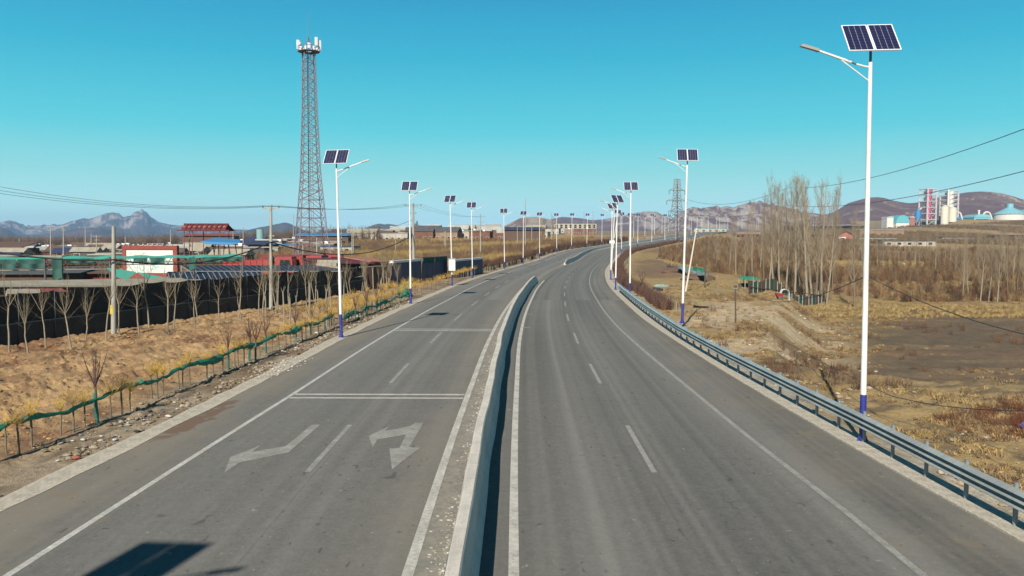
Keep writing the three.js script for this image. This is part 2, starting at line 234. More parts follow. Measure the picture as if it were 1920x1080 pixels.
  const k = .86 + .28 * n3; return [c[0] * k, c[1] * k, c[2] * k];
}
{
  const A = []; const push = (a, b, n) => { for (let i = 0; i < n; i++) A.push(a + (b - a) * i / n); };
  push(-180, -60, 24); push(-60, -38, 70); push(-38, 38, 640); push(38, 60, 70); push(60, 180, 24); A.push(180);
  const R = [0]; for (let r = 5; r < 7000; r *= r < 13 ? 1.12 : r < 110 ? 1.0065 : r < 260 ? 1.0125 : 1.03) R.push(r); R.push(7200);
  const nA = A.length, g = new Geo(), pos = new Float32Array(nA * R.length * 3), col = new Float32Array(pos.length), uv = new Float32Array(nA * R.length * 2), idx = [];
  let k = 0;
  for (const r of R) for (const a of A) {
    const t = a * Math.PI / 180, x = r * Math.sin(t), z = -r * Math.cos(t), D = -z, Dc = clamp(D, -80, 1290), d = off(x, Dc);
    const inR = D < 1290 && D > -85 ? sstep(edgeL(Dc) - .75, edgeL(Dc) - .45, d) * (1 - sstep(edgeR(Dc) + .5, edgeR(Dc) + .85, d)) : 0;
    let y = land(x, z) + lumps(x, z) - inR * (.10 + r * .0016) - .02; if (r > 2600) y -= (r - 2600) * .012;
    const c = groundColor(x, z);
    pos.set([x, y, z], k * 3); col.set(c, k * 3); uv.set([x, z], k * 2); k++;
  }
  for (let j = 0; j < R.length - 1; j++) for (let i = 0; i < nA - 1; i++) { const q = j * nA + i; idx.push(q, q + 1, q + nA, q + 1, q + nA + 1, q + nA); }
  const bg = new THREE.BufferGeometry(); bg.setAttribute('position', new THREE.BufferAttribute(pos, 3)); bg.setAttribute('color', new THREE.BufferAttribute(col, 3)); bg.setAttribute('uv', new THREE.BufferAttribute(uv, 2)); bg.setIndex(idx); bg.computeVertexNormals();
  struct('ground', bg, new THREE.MeshStandardMaterial({ color: new THREE.Color().setRGB(K, K, K), vertexColors: true, roughness: .97, side: THREE.DoubleSide, map: rep(soilT, .21), bumpMap: rep(soilT, .83), bumpScale: .06 }));
}

// ---------------------------------------------------------------- carriageways
function roadTex(kind) { // grey asphalt: streaks along the traffic, dust towards the edges, spots of oil, brown mud by the kerb
  const W = 1024, Hh = 2048, d = new Uint8Array(W * Hh * 4), wide = 26, long = 80, s = kind ? 300 : 0;
  const wh = (X, Y, per) => hash(X + s, ((Y % per) + per) % per);
  const n2 = (x, y, fx, fy) => { const X = x * fx, Y = y * fy, i = Math.floor(X), j = Math.floor(Y), u = X - i, v = Y - j, a = u * u * (3 - 2 * u), b = v * v * (3 - 2 * v); return lerp(lerp(wh(i, j, fy), wh(i + 1, j, fy), a), lerp(wh(i, j + 1, fy), wh(i + 1, j + 1, fy), a), b); };
  for (let j = 0; j < Hh; j++) for (let i = 0; i < W; i++) {
    const x = i / W, y = j / Hh, m = (x - .5) * wide, D = y * long + 10;
    const tracks = .5 * (n2(x, y, 60, 1) - .5) + .35 * (n2(x, y, 150, 2) - .5) + .5 * (n2(x, y, 22, 2) - .5), patch = n2(x, y, 9, 30) * .5 + n2(x, y, 26, 80) * .3 + n2(x, y, 60, 200) * .2, fine = n2(x, y, 512, 1400), lump = n2(x, y, 150, 420);
    const right = m > 0 ? 1 : 0; let v = (m < 0 ? .170 : .156) * (1 + .33 * tracks * (right ? 2.4 : 1.5) + .11 * (patch - .5) + .24 * (fine - .5) + .10 * (lump - .5));
    let c = [v * 1.025, v, v * .94];
    // dusty shoulders and median gutter
    const dustL = sstep(-8.4, -11.0, m + (patch - .5) * 3.4), dustR = sstep(8.6, 11.2, m + (patch - .5) * 2.4), dustM = sstep(-3.4, -1.2, m + (patch - .5) * 1.5) * (m < 0 ? 1 : 0);
    const dust = Math.max(dustL * .95, dustR * .32, dustM * .34); c = mixc(c, [.27, .235, .185], dust * (.55 + .9 * (patch - .3)));
    // rubble dust between the left inner line and the barrier
    if (m > -1.25 && m < .9) { const e = sstep(.30, .75, n2(x, y, 300, 900) * .45 + n2(x, y, 512, 1900) * .3 + n2(x, y, 120, 200) * .35 + (m < 0 ? .12 * (m + .9) : 0)) * (m < 0 ? .8 : .2); c = mixc(c, [.31, .288, .245], e * (m < 0 ? sstep(-1.25, -1.0, m) : 1 - sstep(.3, .9, m))); }
    // ochre stains on the left shoulder, brown mud at the kerb
    const st = sstep(.70, .82, n2(x, y, 30, 70) * .6 + n2(x, y, 90, 260) * .4); if (m < -8.9 || m > 8.9) c = mixc(c, [.24, .195, .13], st * .45);
    if (!kind && m < -9.6) { const q = ((D - 30) / 4.2) ** 2 + ((m + 11.0) / .7) ** 2 + (n2(x, y, 90, 260) - .5) * 1.4; c = mixc(c, [.17, .10, .06], .85 * (1 - sstep(.4, .9, q))); }
    // oil and tar spots
    const sp = n2(x, y, 64, 150), sp2 = n2(x, y, 170, 330); if (sp > .90 && m > -9 && m < 9) c = mixc(c, [.045, .043, .042], sstep(.92, .96, sp * .93 + sp2 * .07) * .55);
    const seam = Math.abs(m - 4.95 - .03 * (n2(x, y, 3, 40) - .5)) < .03 || Math.abs(m + 4.75) < .025 ? .22 : 0; if (seam) c = mixc(c, [.05, .05, .05], seam * (n2(x, y, 3, 24) > .4 ? 1 : .3));
    const ck = Math.abs(n2(x, y, 10, 34) + .3 * n2(x, y, 60, 200) - .64); if (ck < .0035 && n2(x, y, 5, 9) > .62) c = mixc(c, [.05, .048, .045], .5);
    if (sp2 > .955) c = mixc(c, [.045, .042, .04], .6);
    if (n2(x, y, 240, 640) > .972) c = mixc(c, [.42, .40, .36], .7);
    const o = (j * W + i) * 4; for (let q = 0; q < 3; q++) d[o + q] = 255 * Math.pow(clamp(c[q], 0, 1), 1 / 2.2); d[o + 3] = 255;
  }
  const t = new THREE.DataTexture(d, W, Hh); t.wrapS = THREE.ClampToEdgeWrapping; t.wrapT = THREE.RepeatWrapping; t.magFilter = THREE.LinearFilter; t.minFilter = THREE.LinearMipmapLinearFilter; t.generateMipmaps = true; t.colorSpace = THREE.SRGBColorSpace; t.anisotropy = 16; t.needsUpdate = true; return t;
}
const road = new THREE.Group(); road.name = numbered('road'); road.userData.kind = 'structure'; scene.add(road);
function roadSheet(D0, D1, kind) {
  const g = new THREE.BufferGeometry(), p = [], uv = [], ix = [], n = 40; let rows = 0;
  for (let D = D0; ; D += D < 60 ? 1 : D < 400 ? 2 : 6) { const q = Math.min(D, D1), e0 = edgeL(q), e1 = edgeR(q); for (let i = 0; i <= n; i++) { const d = lerp(e0, e1, i / n), P = rp(q, d); p.push(...P); uv.push(.5 + d / 26, (q - 10) / 80); } rows++; if (q >= D1) break; }
  for (let j = 0; j < rows - 1; j++) for (let i = 0; i < n; i++) { const q = j * (n + 1) + i; ix.push(q, q + 1, q + n + 1, q + 1, q + n + 2, q + n + 1); }
  g.setAttribute('position', new THREE.Float32BufferAttribute(p, 3)); g.setAttribute('uv', new THREE.Float32BufferAttribute(uv, 2)); g.setIndex(ix); g.computeVertexNormals();
  mesh('asphalt', g, new THREE.MeshStandardMaterial({ color: new THREE.Color().setRGB(K, K, K), map: roadTex(kind), roughness: .88, bumpMap: rep(grainT, 26, 80), bumpScale: .004, side: THREE.DoubleSide }), road);
}
roadSheet(-78, 90, 0); roadSheet(90, 1250, 1);
// sheet of paint or concrete between two offsets
function strip(d0, d1, D0, D1, up, step = 2) { const g = new Geo(), A = typeof d0 === 'function' ? d0 : () => d0, B = typeof d1 === 'function' ? d1 : () => d1; const L = []; for (let D = D0; D < D1; D += step * (D > 150 ? 2 : 1)) L.push(D); L.push(D1); let s = 0; let k = -1; L.forEach((D, i) => { const a = rp(D, A(D), up), b = rp(D, B(D), up); if (i) s += L[i] - L[i - 1]; const q = g.v(a, [0, 1, 0], A(D), D); g.v(b, [0, 1, 0], B(D), D); if (i) g.i.push(k, k + 1, q, k + 1, q + 1, q); k = q; }); return g; }
const wob = (f, amp, k) => (D) => f(D) + amp * (fbm(D * 1.3 + k, k * 7.7, 3) - .5);
const lineL = (D) => table([[-80, -9.25], [16, -9.2], [35, -8.75], [60, -8.45], [90, -8.15], [1300, -8.1]], D), lineR = (D) => table([[-80, 9.4], [20, 9.3], [28, 9.05], [38, 8.85], [62, 8.4], [77, 8.3], [1300, 8.4]], D);
const lineIL = (D) => table([[16, -1.12], [61, -1.02], [1300, -1.0]], D);
mesh('edge_line', strip((D) => lineL(D) - .09, (D) => lineL(D) + .09, -60, 1200, .005), MAT.paint, road);
mesh('edge_line', strip((D) => lineR(D) - .09, (D) => lineR(D) + .09, -60, 1200, .005), MAT.worn, road);
mesh('edge_line', strip((D) => lineIL(D) - .12, (D) => lineIL(D) + .12, -60, 124, .006), MAT.paint, road);
mesh('edge_line', strip(.92, 1.14, -60, 132, .006), MAT.paint, road);
mesh('edge_line', strip(-1.1, -.92, 207, 520, .006), MAT.paint, road); mesh('edge_line', strip(.92, 1.1, 207, 520, .006), MAT.paint, road);
for (let k = -2; k < 26; k++) { const D = 23.4 + 14.62 * k, a = table([[20, -5.02], [38, -4.93], [55, -4.72], [1300, -4.6]], D), b = table([[20, 5.15], [38, 4.95], [66, 4.75], [1300, 4.7]], D); mesh('lane_dash', strip(a - .085, a + .085, D, D + 6, .005, 1), MAT.worn, road); mesh('lane_dash', strip(b - .08, b + .08, D, D + 6, .005, 1), MAT.worn, road); }
for (const [D, w] of [[34.25, .28], [35.05, .28], [59.6, .3], [60.6, .3]]) mesh('stop_line', strip(lineL(D) + .12, lineIL(D) - .14, D, D + w, .006, 1), MAT.paint, road);
for (const D of [62, 73, 86, 97]) mesh('cross_tick', strip(1.2, 1.7, D, D + .35, .005, 1), MAT.worn, road);
function arrow(pts) { const q = pts.map(([X, Y]) => { const u = 300 + X / 3, v = 720 + Y / 3, r = ray(u, v), t = (.006 - CAMY) / r[1]; return [r[0] * t, .006, r[2] * t]; }); const g = new Geo(); for (const [a, b, c] of THREE.ShapeUtils.triangulateShape(q.map((p) => new THREE.Vector2(p[0], -p[2])), [])) g.tri(q[a], q[b], q[c]); for (let i = 0; i < g.n.length; i += 3) if (g.n[i + 1] < 0) { g.n[i + 1] = 1; } for (let i = 0; i < g.p.length / 3; i++) { g.t[i * 2] = g.p[i * 3]; g.t[i * 2 + 1] = g.p[i * 3 + 2]; } mesh('arrow_marking', g, MAT.worn, road); }
arrow([[855, 228], [903, 228], [722, 385], [445, 442], [362, 498], [395, 412], [568, 343], [518, 382], [705, 350]]);
arrow([[1435, 218], [1482, 218], [1402, 356], [1465, 358], (0, [1305, 480]), [1290, 362], [1346, 360], [1385, 283], [1222, 312], [1197, 357], [1174, 292], [1290, 235], [1266, 264], [1408, 236]]);
// concrete edge strips: separate poured lengths with open joints
function edging(name, side, f0, f1, up, mat) {
  const o = new THREE.Group(); o.name = numbered(name); o.userData.kind = 'structure'; scene.add(o);
  for (let D = -40; D < 620;) { const L = D < 140 ? 6 : 24, D1 = Math.min(D + L - .03, 620), fr = [], g = new Geo(), L2 = []; for (let q = D; q < D1; q += 1.5) L2.push(q); L2.push(D1);
    const dz = .008 * (hash(Math.round(D), side + 5) - .5), A = wob(f0, side < 0 ? .28 : .06, 3), B = wob(f1, side < 0 ? .34 : .16, 8); let prev = null;
    for (const q of L2) { const a = A(q), b = B(q), cur = [rp(q, a, -.14), rp(q, a, up + dz), rp(q, b, up + dz), rp(q, b, -.14)]; if (prev) { g.quad(prev[1], prev[2], cur[2], cur[1]); g.quad(prev[0], prev[1], cur[1], cur[0]); g.quad(prev[2], prev[3], cur[3], cur[2]); } else g.quad(cur[0], cur[3], cur[2], cur[1]); prev = cur; } g.quad(prev[1], prev[2], prev[3], prev[0]);
    mesh('edging_slab', g, mat, o); D += L; }
}
edging('kerb_strip', -1, (D) => edgeL(D) - .72, (D) => edgeL(D) + .10, .012, MAT.strip);
edging('kerb_strip', 1, (D) => edgeR(D) - .02, (D) => edgeR(D) + .85, .05, MAT.strip);

// median barriers of cast concrete
const PROF = [[.27, -.05], [.27, .08], [.135, .38], [.09, 1.13], [.06, 1.17], [-.14, 1.17], [-.18, 1.14], [-.25, .36], [-.42, .08], [-.42, -.05]].map((q) => [q[0] - .02, q[1]]);
function barrier(label, D0, D1, seg) {
  const t = thing('median_barrier', label, 'concrete barrier', rp(D0, 0)), o = t.position;
  for (let D = D0; D < D1 - .5; D += seg) { const fr = [], E = Math.min(D + seg, D1) - .012; for (let q = D; ; q += 1.5) { const Q = Math.min(q, E), f = rframe(Q, 0.08 + .12 * (fbm(Q * .35, 4.2, 3) - .5)); f.p = [f.p[0] - o.x, f.p[1] - o.y, f.p[2] - o.z]; f.k = .52 + .48 * Math.min(sstep(D0 - .5, D0 + 7, Q), 1 - sstep(D1 - 7, D1 + .5, Q)); fr.push(f); if (Q >= E) break; }
    const lift = .02 * hash(Math.round(D * 3), 4); const end = E > D1 - seg && E > D1 - .1; 
    mesh('barrier_segment', new Geo().sweep(PROF.map((q) => [q[0], q[1] > .5 ? q[1] + lift : q[1]]).reverse(), fr), MAT.concrete, t); }
  return t;
}
const mb = barrier('long cast concrete barrier between the two carriageways in the foreground', -30, 128, 10);
{ const g = new Geo(), o = mb.position, fr = []; for (let D = 10; D <= 19.3; D += 1.1) { const f = rframe(D, 0.08 + .12 * (fbm(D * .35, 4.2, 3) - .5)); f.p = [f.p[0] - o.x, f.p[1] - o.y, f.p[2] - o.z]; fr.push(f); } g.sweep([[-.294, .36], [-.218, 1.09]], fr, false); mesh('paint_mark', g, MAT.cyan, mb).userData.label = 'turquoise paint smeared along the barrier flank'; }
barrier('second concrete barrier in the median, beyond the crossing gap', 205, 520, 12);

// ---------------------------------------------------------------- guardrail: three-wave beam on round posts
{
  const D0 = 8, D1 = 104, o0 = rp(D0, 12.5);
  const t = thing('guardrail', 'grey-green steel guardrail with waved beam along the right road edge', 'guardrail', o0);
  const loc = (p) => sub(p, o0);
  const wave = []; for (let i = 0; i <= 24; i++) { const y = .44 + .5 * i / 24; wave.push([-.072 * Math.cos(i / 24 * Math.PI * 6) * -1 - .19, y]); }
  const prof = [...wave.map(([a, y]) => [a, y]), ...wave.slice().reverse().map(([a, y]) => [a + .006, y])];
  const yG = (D) => .06;
  for (let D = D0; D < D1 - 1; D += 4) { const fr = []; for (let k = 0; k <= 4; k++) { const q = Math.min(D + k * .998, D1), f = rframe(q, postOff(q), yG(q)); f.p = loc(f.p); fr.push(f); } mesh('rail_beam', new Geo().sweep(prof, fr, true, false), MAT.rail, t); }
  const pg = new Geo().seg([0, -.5, 0], [0, 1.0, 0], .057, .057, 14, true).seg([0, .985, 0], [0, 1.02, 0], .064, .05, 14, true).build(), bg = new Geo().box(-.105, .50, 0, .09, .38, .16).build();
  for (let D = D0 + .9; D < D1; D += 2) { const p = mesh('post', pg, MAT.post, t), b = mesh('spacer_block', bg, MAT.post, t), q = loc(rp(D, postOff(D), yG(D))); for (const m of [p, b]) { m.position.set(...q); m.rotation.y = heading(D); } }
}

// ---------------------------------------------------------------- solar street lamps
// pole of unit height is scaled; everything else keeps its size
function panelGeos(cells) { // two framed panels side by side, tilted 50 degrees to the south
  const w = .80, L = 1.30, th = .035, fr = new Geo(), bk = new Geo(), list = []; const a = 50 * Math.PI / 180;
  const T = (x, s, n) => [x, s * Math.sin(a) + n * Math.cos(a), -s * Math.cos(a) + n * Math.sin(a)];
  for (const sx of [-1, 1]) {
    const cx = sx * (w / 2 + .012); const bar = (x0, x1, s0, s1) => fr.hex([T(x0, s0, -th), T(x1, s0, -th), T(x1, s1, -th), T(x0, s1, -th), T(x0, s0, .004), T(x1, s0, .004), T(x1, s1, .004), T(x0, s1, .004)]);
    bar(cx - w / 2, cx + w / 2, -L / 2, -L / 2 + .03); bar(cx - w / 2, cx + w / 2, L / 2 - .03, L / 2); bar(cx - w / 2, cx - w / 2 + .03, -L / 2 + .03, L / 2 - .03); bar(cx + w / 2 - .03, cx + w / 2, -L / 2 + .03, L / 2 - .03);
    const l = -w / 2 + .03, b = -L / 2 + .03; const q = new Geo(); q.hex([T(cx + l, b, -.02), T(cx - l, b, -.02), T(cx - l, -b, -.02), T(cx + l, -b, -.02), T(cx + l, b, -.006), T(cx - l, b, -.006), T(cx - l, -b, -.006), T(cx + l, -b, -.006)]);
    const cw = (w - .06) / 4, ch = (L - .06) / 9, cs = []; for (let i = 0; i < 4; i++) for (let j = 0; j < 9; j++) { const g = cells ? new Geo() : (cs[0] || (cs[0] = new Geo(), cs[0])); const x0 = cx + l + i * cw + .004, x1 = x0 + cw - .008, s0 = b + j * ch + .0028, s1 = s0 + ch - .0056; g.quad(T(x0, s0, -.001), T(x1, s0, -.001), T(x1, s1, -.001), T(x0, s1, -.001)); if (cells) cs.push(g); }
    list.push({ frame: 0, sheet: q, cells: cs });
  }
  return { fr, list };
}
const SUNYAW = -.10;
function lampProto(Hp, side, fine) { // side: +1 arm to the right (+x)
  const t = new THREE.Group();
  mesh('pole', new Geo().seg([0, 1.62, 0], [0, Hp, 0], .098, .062, 16, true), MAT.white, t);
  mesh('pole_base', new Geo().seg([0, 0, 0], [0, 1.62, 0], .112, .101, 16, true), MAT.blue, t);
  const bp = new Geo().box(0, 0, 0, .44, .03, .44); for (let k = 0; k < 4; k++) { const a = k * Math.PI / 2, c = Math.cos(a), s = Math.sin(a); bp.hex([[c * .1 - s * .008, .03, s * .1 + c * .008], [c * .2 - s * .008, .03, s * .2 + c * .008], [c * .2 + s * .008, .03, s * .2 - c * .008], [c * .1 + s * .008, .03, s * .1 - c * .008], [c * .1 - s * .008, .24, s * .1 + c * .008], [c * .12 - s * .008, .24, s * .12 + c * .008], [c * .12 + s * .008, .24, s * .12 - c * .008], [c * .1 + s * .008, .24, s * .1 - c * .008]].map((q) => q)); } mesh('base_plate', bp, MAT.blue, t);
  mesh('access_door', new Geo().box(0, .5, .103, .09, .38, .012), MAT.dullBlue, t);
  const s = side, A = [0, Hp - .16, 0], K = [s * .46, Hp - .05, 0], J = [s * .62, Hp + .01, 0], E = [s * 1.72, Hp + .40, 0];
  mesh('arm', new Geo().seg(A, [s * .2, Hp - .125, 0], .035, .035, 8).seg([s * .2, Hp - .125, 0], K, .035, .034, 8).seg(J, E, .045, .036, 10, true), MAT.white, t);
  mesh('arm_joint', new Geo().seg(K, J, .028, .028, 8), MAT.darkSteel, t);
  mesh('brace', new Geo().seg([0, Hp - .62, 0], [s * .95, Hp + .09, 0], .022, .022, 8), MAT.white, t);
  const hd = mesh('lamp_head', new Geo().hex([[E[0] - s * .05, E[1] - .05, .09 * s], [E[0] + s * .56, E[1] + .13, .075 * s], [E[0] + s * .56, E[1] + .13, -.075 * s], [E[0] - s * .05, E[1] - .05, -.09 * s], [E[0] - s * .04, E[1] + .05, .07 * s], [E[0] + s * .5, E[1] + .21, .05 * s], [E[0] + s * .5, E[1] + .21, -.05 * s], [E[0] - s * .04, E[1] + .05, -.07 * s]]), MAT.headGrey, t);
  mesh('led_panel', new Geo().quad([E[0] + s * .04, E[1] - .034, -.06], [E[0] + s * .5, E[1] + .102, -.05], [E[0] + s * .5, E[1] + .102, .05], [E[0] + s * .04, E[1] - .034, .06]), MAT.led, hd);
  const pg = panelGeos(fine), br = new THREE.Group();
  const st = mesh('panel_bracket', new Geo().seg([0, 0, 0], [0, .62, 0], .04, .04, 10).seg([-.5, .60, -.16], [.5, .60, -.16], .025, .025, 6).seg([0, .5, 0], [0, .95, -.42], .02, .02, 6), MAT.darkSteel, t); st.position.y = Hp; st.rotation.y = SUNYAW;
  pg.list.forEach((q, i) => {
    const p = mesh('solar_panel', q.sheet, MAT.backsheet, t); p.position.set(0, Hp + .80, 0); p.rotation.y = SUNYAW;
    if (i === 0) mesh('panel_frame', pg.fr, MAT.frame, p);
    if (fine) for (const c of q.cells) mesh('solar_cell', c, MAT.cell, p); else mesh('cell_field', q.cells[0], MAT.cell, p);
  });
  return t;
}
// base u, v and top u, v of each pole in the survey picture
const lampRows = { left: [[640, 633, 631, 316], [770, 570, 768, 363], [848, 536, 844, 383], [886, 521, 884, 393], [946, 502, 944.5, 402], [981, 488, 981.5, 405], [1012, 481.7, 1011.5, 406], [1044, 471, 1043, 406.5], [1071, 466, 1072, 406], [1100, 461, 1101, 406], [1128, 459, 1128.5, 406.5]],
  right: [[1614, 830, 1632, 117], [1279, 612, 1288.5, 309], [1181, 557, 1183, 362], [1154, 544, 1157.5, 384], [1145, 525, 1148, 395], [1145, 493, 1157, 403], [1165, 474, 1165.5, 405], [1180, 465, 1180, 406], [1195, 460, 1195.5, 406.5]] };
const lamps = [];
for (const side of ['left', 'right']) {
  const s = side === 'left' ? 1 : -1; let n = 0, lastD = 0;
  for (const [u, v, tu, tv] of lampRows[side]) {
    let p = ground(u, v); const D0 = -p[2]; if (D0 > 150) { const dd = s > 0 ? edgeL(D0) - .35 : edgeR(D0) + .5; let D = D0, best = 1e9; for (let q = 140; q < 640; q += .5) { const a = rp(q, s > 0 ? edgeL(q) - .35 : edgeR(q) + .5), e = Math.abs(960 + FOCAL * a[0] / -a[2] - u); if (e < best) { best = e; D = q; } } p = rp(D, dd); }
    if (n === 0 && s < 0) p = rp(26.9, 12.78);
    const D = -p[2], px = xOf(u, D, v); if (D0 <= 150) p = [px, roadH(D) - (s > 0 ? .02 : 0), -D]; if (n === 0 && s < 0) p = [xOf(1617, 26.9, 830), 0, -26.9];
    const top = D0 > 150 ? [p[0] + (tu - u) * PX(D), at(tu, tv, D)[1], p[2]] : at(tu, tv, D); lamps.push({ side, s, p, top, n: ++n, D }); lastD = D;
  }
  for (let D = lastD + 33; D < 900; D += 33 + (D > 600 ? 3 : 0)) { const p = rp(D, s > 0 ? edgeL(D) - .35 : edgeR(D) + .5); lamps.push({ side, s, p, top: [p[0] + .15 * (hash(D | 0, 3) - .5), p[1] + 12.2, p[2]], n: ++n, D }); }
}
lamps.push({ side: 'behind', s: 1, p: [-13.3, 0, 2.1], top: [-13.3, 12.4, 2.1], n: 1, D: -1 });
{
  const protos = {};
  for (const L of lamps) {
    const Hp = Math.round(clamp(len(sub(L.top, L.p)), 11.2, 13) * 4) / 4, fine = L.D > 0 && L.D < 30, key = L.s + '_' + Hp + fine;
    const o = protos[key] ? protos[key].clone() : (protos[key] = lampProto(Hp, L.s, fine));
    o.name = numbered('solar_street_lamp'); o.position.set(...L.p);
    const d = norm(sub(L.top, L.p)), turn = L.D > 130 ? heading(L.D) : L.D > 60 ? heading(L.D) * .5 : 0, kk = clamp(len(sub(L.top, L.p)) / Hp, .93, 1.07);
    o.quaternion.setFromUnitVectors(new THREE.Vector3(0, 1, 0), new THREE.Vector3(d[0], d[1], d[2])).multiply(new THREE.Quaternion().setFromAxisAngle(new THREE.Vector3(0, 1, 0), turn));
    const jig = L.D > 90 ? (hash(Math.round(L.D), 77) - .5) * .5 : L.D > 70 ? .05 : L.D < 30 ? .04 : 0; if (!(L.side === 'right' && (L.n === 4 || L.n === 5))) for (const c of o.children) if (c.name === 'solar_panel' || c.name === 'panel_bracket') c.rotation.y = SUNYAW - turn + jig; else ; else for (const c of o.children) if (c.name === 'solar_panel' || c.name === 'panel_bracket') c.rotation.y = SUNYAW + .55;
    o.scale.y = kk; scene.add(o);
    const where = L.side === 'behind' ? 'white solar street lamp behind the camera, seen only by its shadow' : L.n === 1 && L.s < 0 ? 'tall white solar street lamp with blue foot behind the guardrail, nearest of all' : `white solar street lamp with blue foot, ${L.side} road edge, ${ord(L.n)} from the camera`;
    tag(o, where, 'street lamp', L.side === 'behind' ? undefined : `solar street lamps along the ${L.side} road edge`);
  }
  const D = 117, c = thing('equipment_cabinet', 'pale grey cabinet strapped to the third lamp pole on the left edge', 'cabinet', [lamps[2].p[0] + .0, lamps[2].p[1] + 2.15, lamps[2].p[2] + .26]);
  mesh('case', new Geo().box(0, 0, 0, 1.0, 1.75, .3), MAT.plaster, c); mesh('door', new Geo().box(0, .08, .17, .86, 1.56, .02), MAT.capWhite, c); mesh('roof', new Geo().box(0, 1.75, .03, 1.1, .06, .42), MAT.steel, c);
}
// camera box and pole leaning by the curve
{ const p = at(1146, 514, 160), b = land(p[0], p[2]); const t = thing('camera_pole', 'thin white pole leaning over at the curve with a boxed camera on it', 'pole', [p[0], b, p[2]]); const top = at(1152, 402, 160), k = sub(top, [p[0], b, p[2]]); mesh('pole', new Geo().seg([0, -.3, 0], k, .11, .08, 8, true), MAT.white, t); const m = at(1147.5, 452, 160), q = sub(m, [p[0], b, p[2]]); const bx = mesh('camera_box', new Geo().box(q[0], q[1] - .45, q[2], 1.0, .55, .4), MAT.capWhite, t); mesh('camera', new Geo().box(q[0] - .4, q[1] + .12, q[2], .32, .5, .5).box(q[0] + .45, q[1] + .12, q[2], .32, .5, .5), MAT.darkSteel, bx); }

// ---------------------------------------------------------------- dark wall with netting along the planted bank
const WALL = [[-40.6, 24], [-36.5, 36], [-32.8, 46], [-30, 56], [-27.6, 66], [-24.6, 77], [-22, 92], [-19.2, 107]];
const wallX = (D) => table(WALL.map((q) => [q[1], q[0]]), D);
{
  const o = [wallX(60), 0, -60], t = thing('boundary_wall', 'long near-black wall with netting above it behind the planted saplings', 'wall', o);
  let i = 0;
  for (let D = 24; D < 106.5; D += 2.75) {
    const E = Math.min(D + 2.75, 107), a = [wallX(D), 0, -D], b = [wallX(E), 0, -E], dir = norm(sub(b, a)), nx = [-dir[2], 0, dir[0]], L = len(sub(b, a)), y0 = Math.min(H(a[0], a[2]), H(b[0], b[2])) - .5, ry = Math.atan2(-dir[2], dir[0]), m = sub(add(a, sub(b, a), .5), o);
    mesh('wall_panel', new Geo().box(m[0], y0, m[2], L - .26, 1.38 - y0, .12, ry), MAT.blackWall, t);
    const pa = sub(a, o); mesh('pilaster', new Geo().box(pa[0], y0, pa[2], .30, 1.42 - y0, .26, ry), MAT.blackWall, t);
    mesh('coping', new Geo().box(m[0], 1.40, m[2], L - .02, .07, .22, ry), MAT.darkSteel, t);
    // netting sags a little between its posts
    const g = new Geo(), sh = []; const N = 6; const hTop = 3.35 + .18 * (hash(i, 8) - .5) - (D > 88 ? .2 : 0); for (let k = 0; k <= N; k++) { const q = sub(add(a, sub(b, a), k / N), o), s = .05 * Math.sin(k / N * Math.PI) + .03 * (hash(i * 9 + k, 2) - .5); sh.push([add([q[0], 1.47, q[2]], nx, -s), add([q[0], 2.4, q[2]], nx, -s * 2 + .02), add([q[0], hTop - .10 * Math.sin(k / N * Math.PI), q[2]], nx, -s * .5)]); }
    for (let k = 0; k < N; k++) for (let j = 0; j < 2; j++) g.quad(sh[k][j], sh[k + 1][j], sh[k + 1][j + 1], sh[k][j + 1]);
    mesh('net_panel', g, MAT.blackNet, t); mesh('net_post', new Geo().seg([pa[0], 1.4, pa[2]], [pa[0], hTop + .05, pa[2]], .035, .035, 6), MAT.darkSteel, t); i++;
  }
}
// navy hoardings with white capping further along
function hoarding(label, u0, u1, Da, Db, vt, cap) {
  const a = at(u0, 540, Da), b = at(u1, 530, Db), o = [a[0], 0, a[2]], t = thing('hoarding', label, 'hoarding', o), n = Math.max(3, Math.round(len(sub(b, a)) / 2.4)), top = yOf(vt, (Da + Db) / 2);
  for (let i = 0; i < n; i++) { const p = add(a, sub(b, a), i / n), q = add(a, sub(b, a), (i + 1) / n), d = sub(q, p), L = Math.hypot(d[0], d[2]), ry = Math.atan2(-d[2], d[0]), m = sub(add(p, d, .5), o), yb = H(p[0], p[2]) - .4; mesh('hoarding_panel', new Geo().box(m[0], yb, m[2], L - .03, top - yb - .02 * hash(i, 3), .06, ry), MAT.navy, t); mesh('post', new Geo().box(p[0] - o[0], yb, p[2] - o[2], .09, top - yb + .05, .12, ry), MAT.darkSteel, t); if (cap) mesh('cap', new Geo().box(m[0], top, m[2] - .1, L, .32, .7, ry), MAT.capWhite, t); }
  return t;
}
hoarding('navy blue hoarding with a white cap behind the second left lamp', 734, 790, 116, 128, 491, true);
hoarding('navy hoarding in a dark frame between the second and third left lamps', 792, 838, 129, 140, 492, false);
hoarding('last length of navy hoarding with white cap behind the equipment cabinet', 846, 905, 139, 158, 488, true);
{ const a = at(792, 500, 131), b = at(838, 500, 141), o = [a[0], 0, a[2]], t = thing('net_enclosure', 'tall dark frame hung with green netting above the navy hoarding', 'enclosure', o); const k = sub(b, a), h = yOf(482, 135); for (const [nm, f] of [['net_panel', 0], ['net_panel', .5]]) { const p = [k[0] * f, 2, k[2] * f], q = [k[0] * (f + .49), 2, k[2] * (f + .49)]; mesh(nm, new Geo().quad(p, q, [q[0], h, q[2]], [p[0], h, p[2]]), MAT.netDark, t); } const fr = new Geo().seg([0, h, 0], [k[0], h, k[2]], .08, .08, 6); for (const f of [0, .33, .66, 1]) fr.seg([k[0] * f, 0, k[2] * f], [k[0] * f, h, k[2] * f], .07, .07, 6); mesh('frame', fr, MAT.darkSteel, t); }

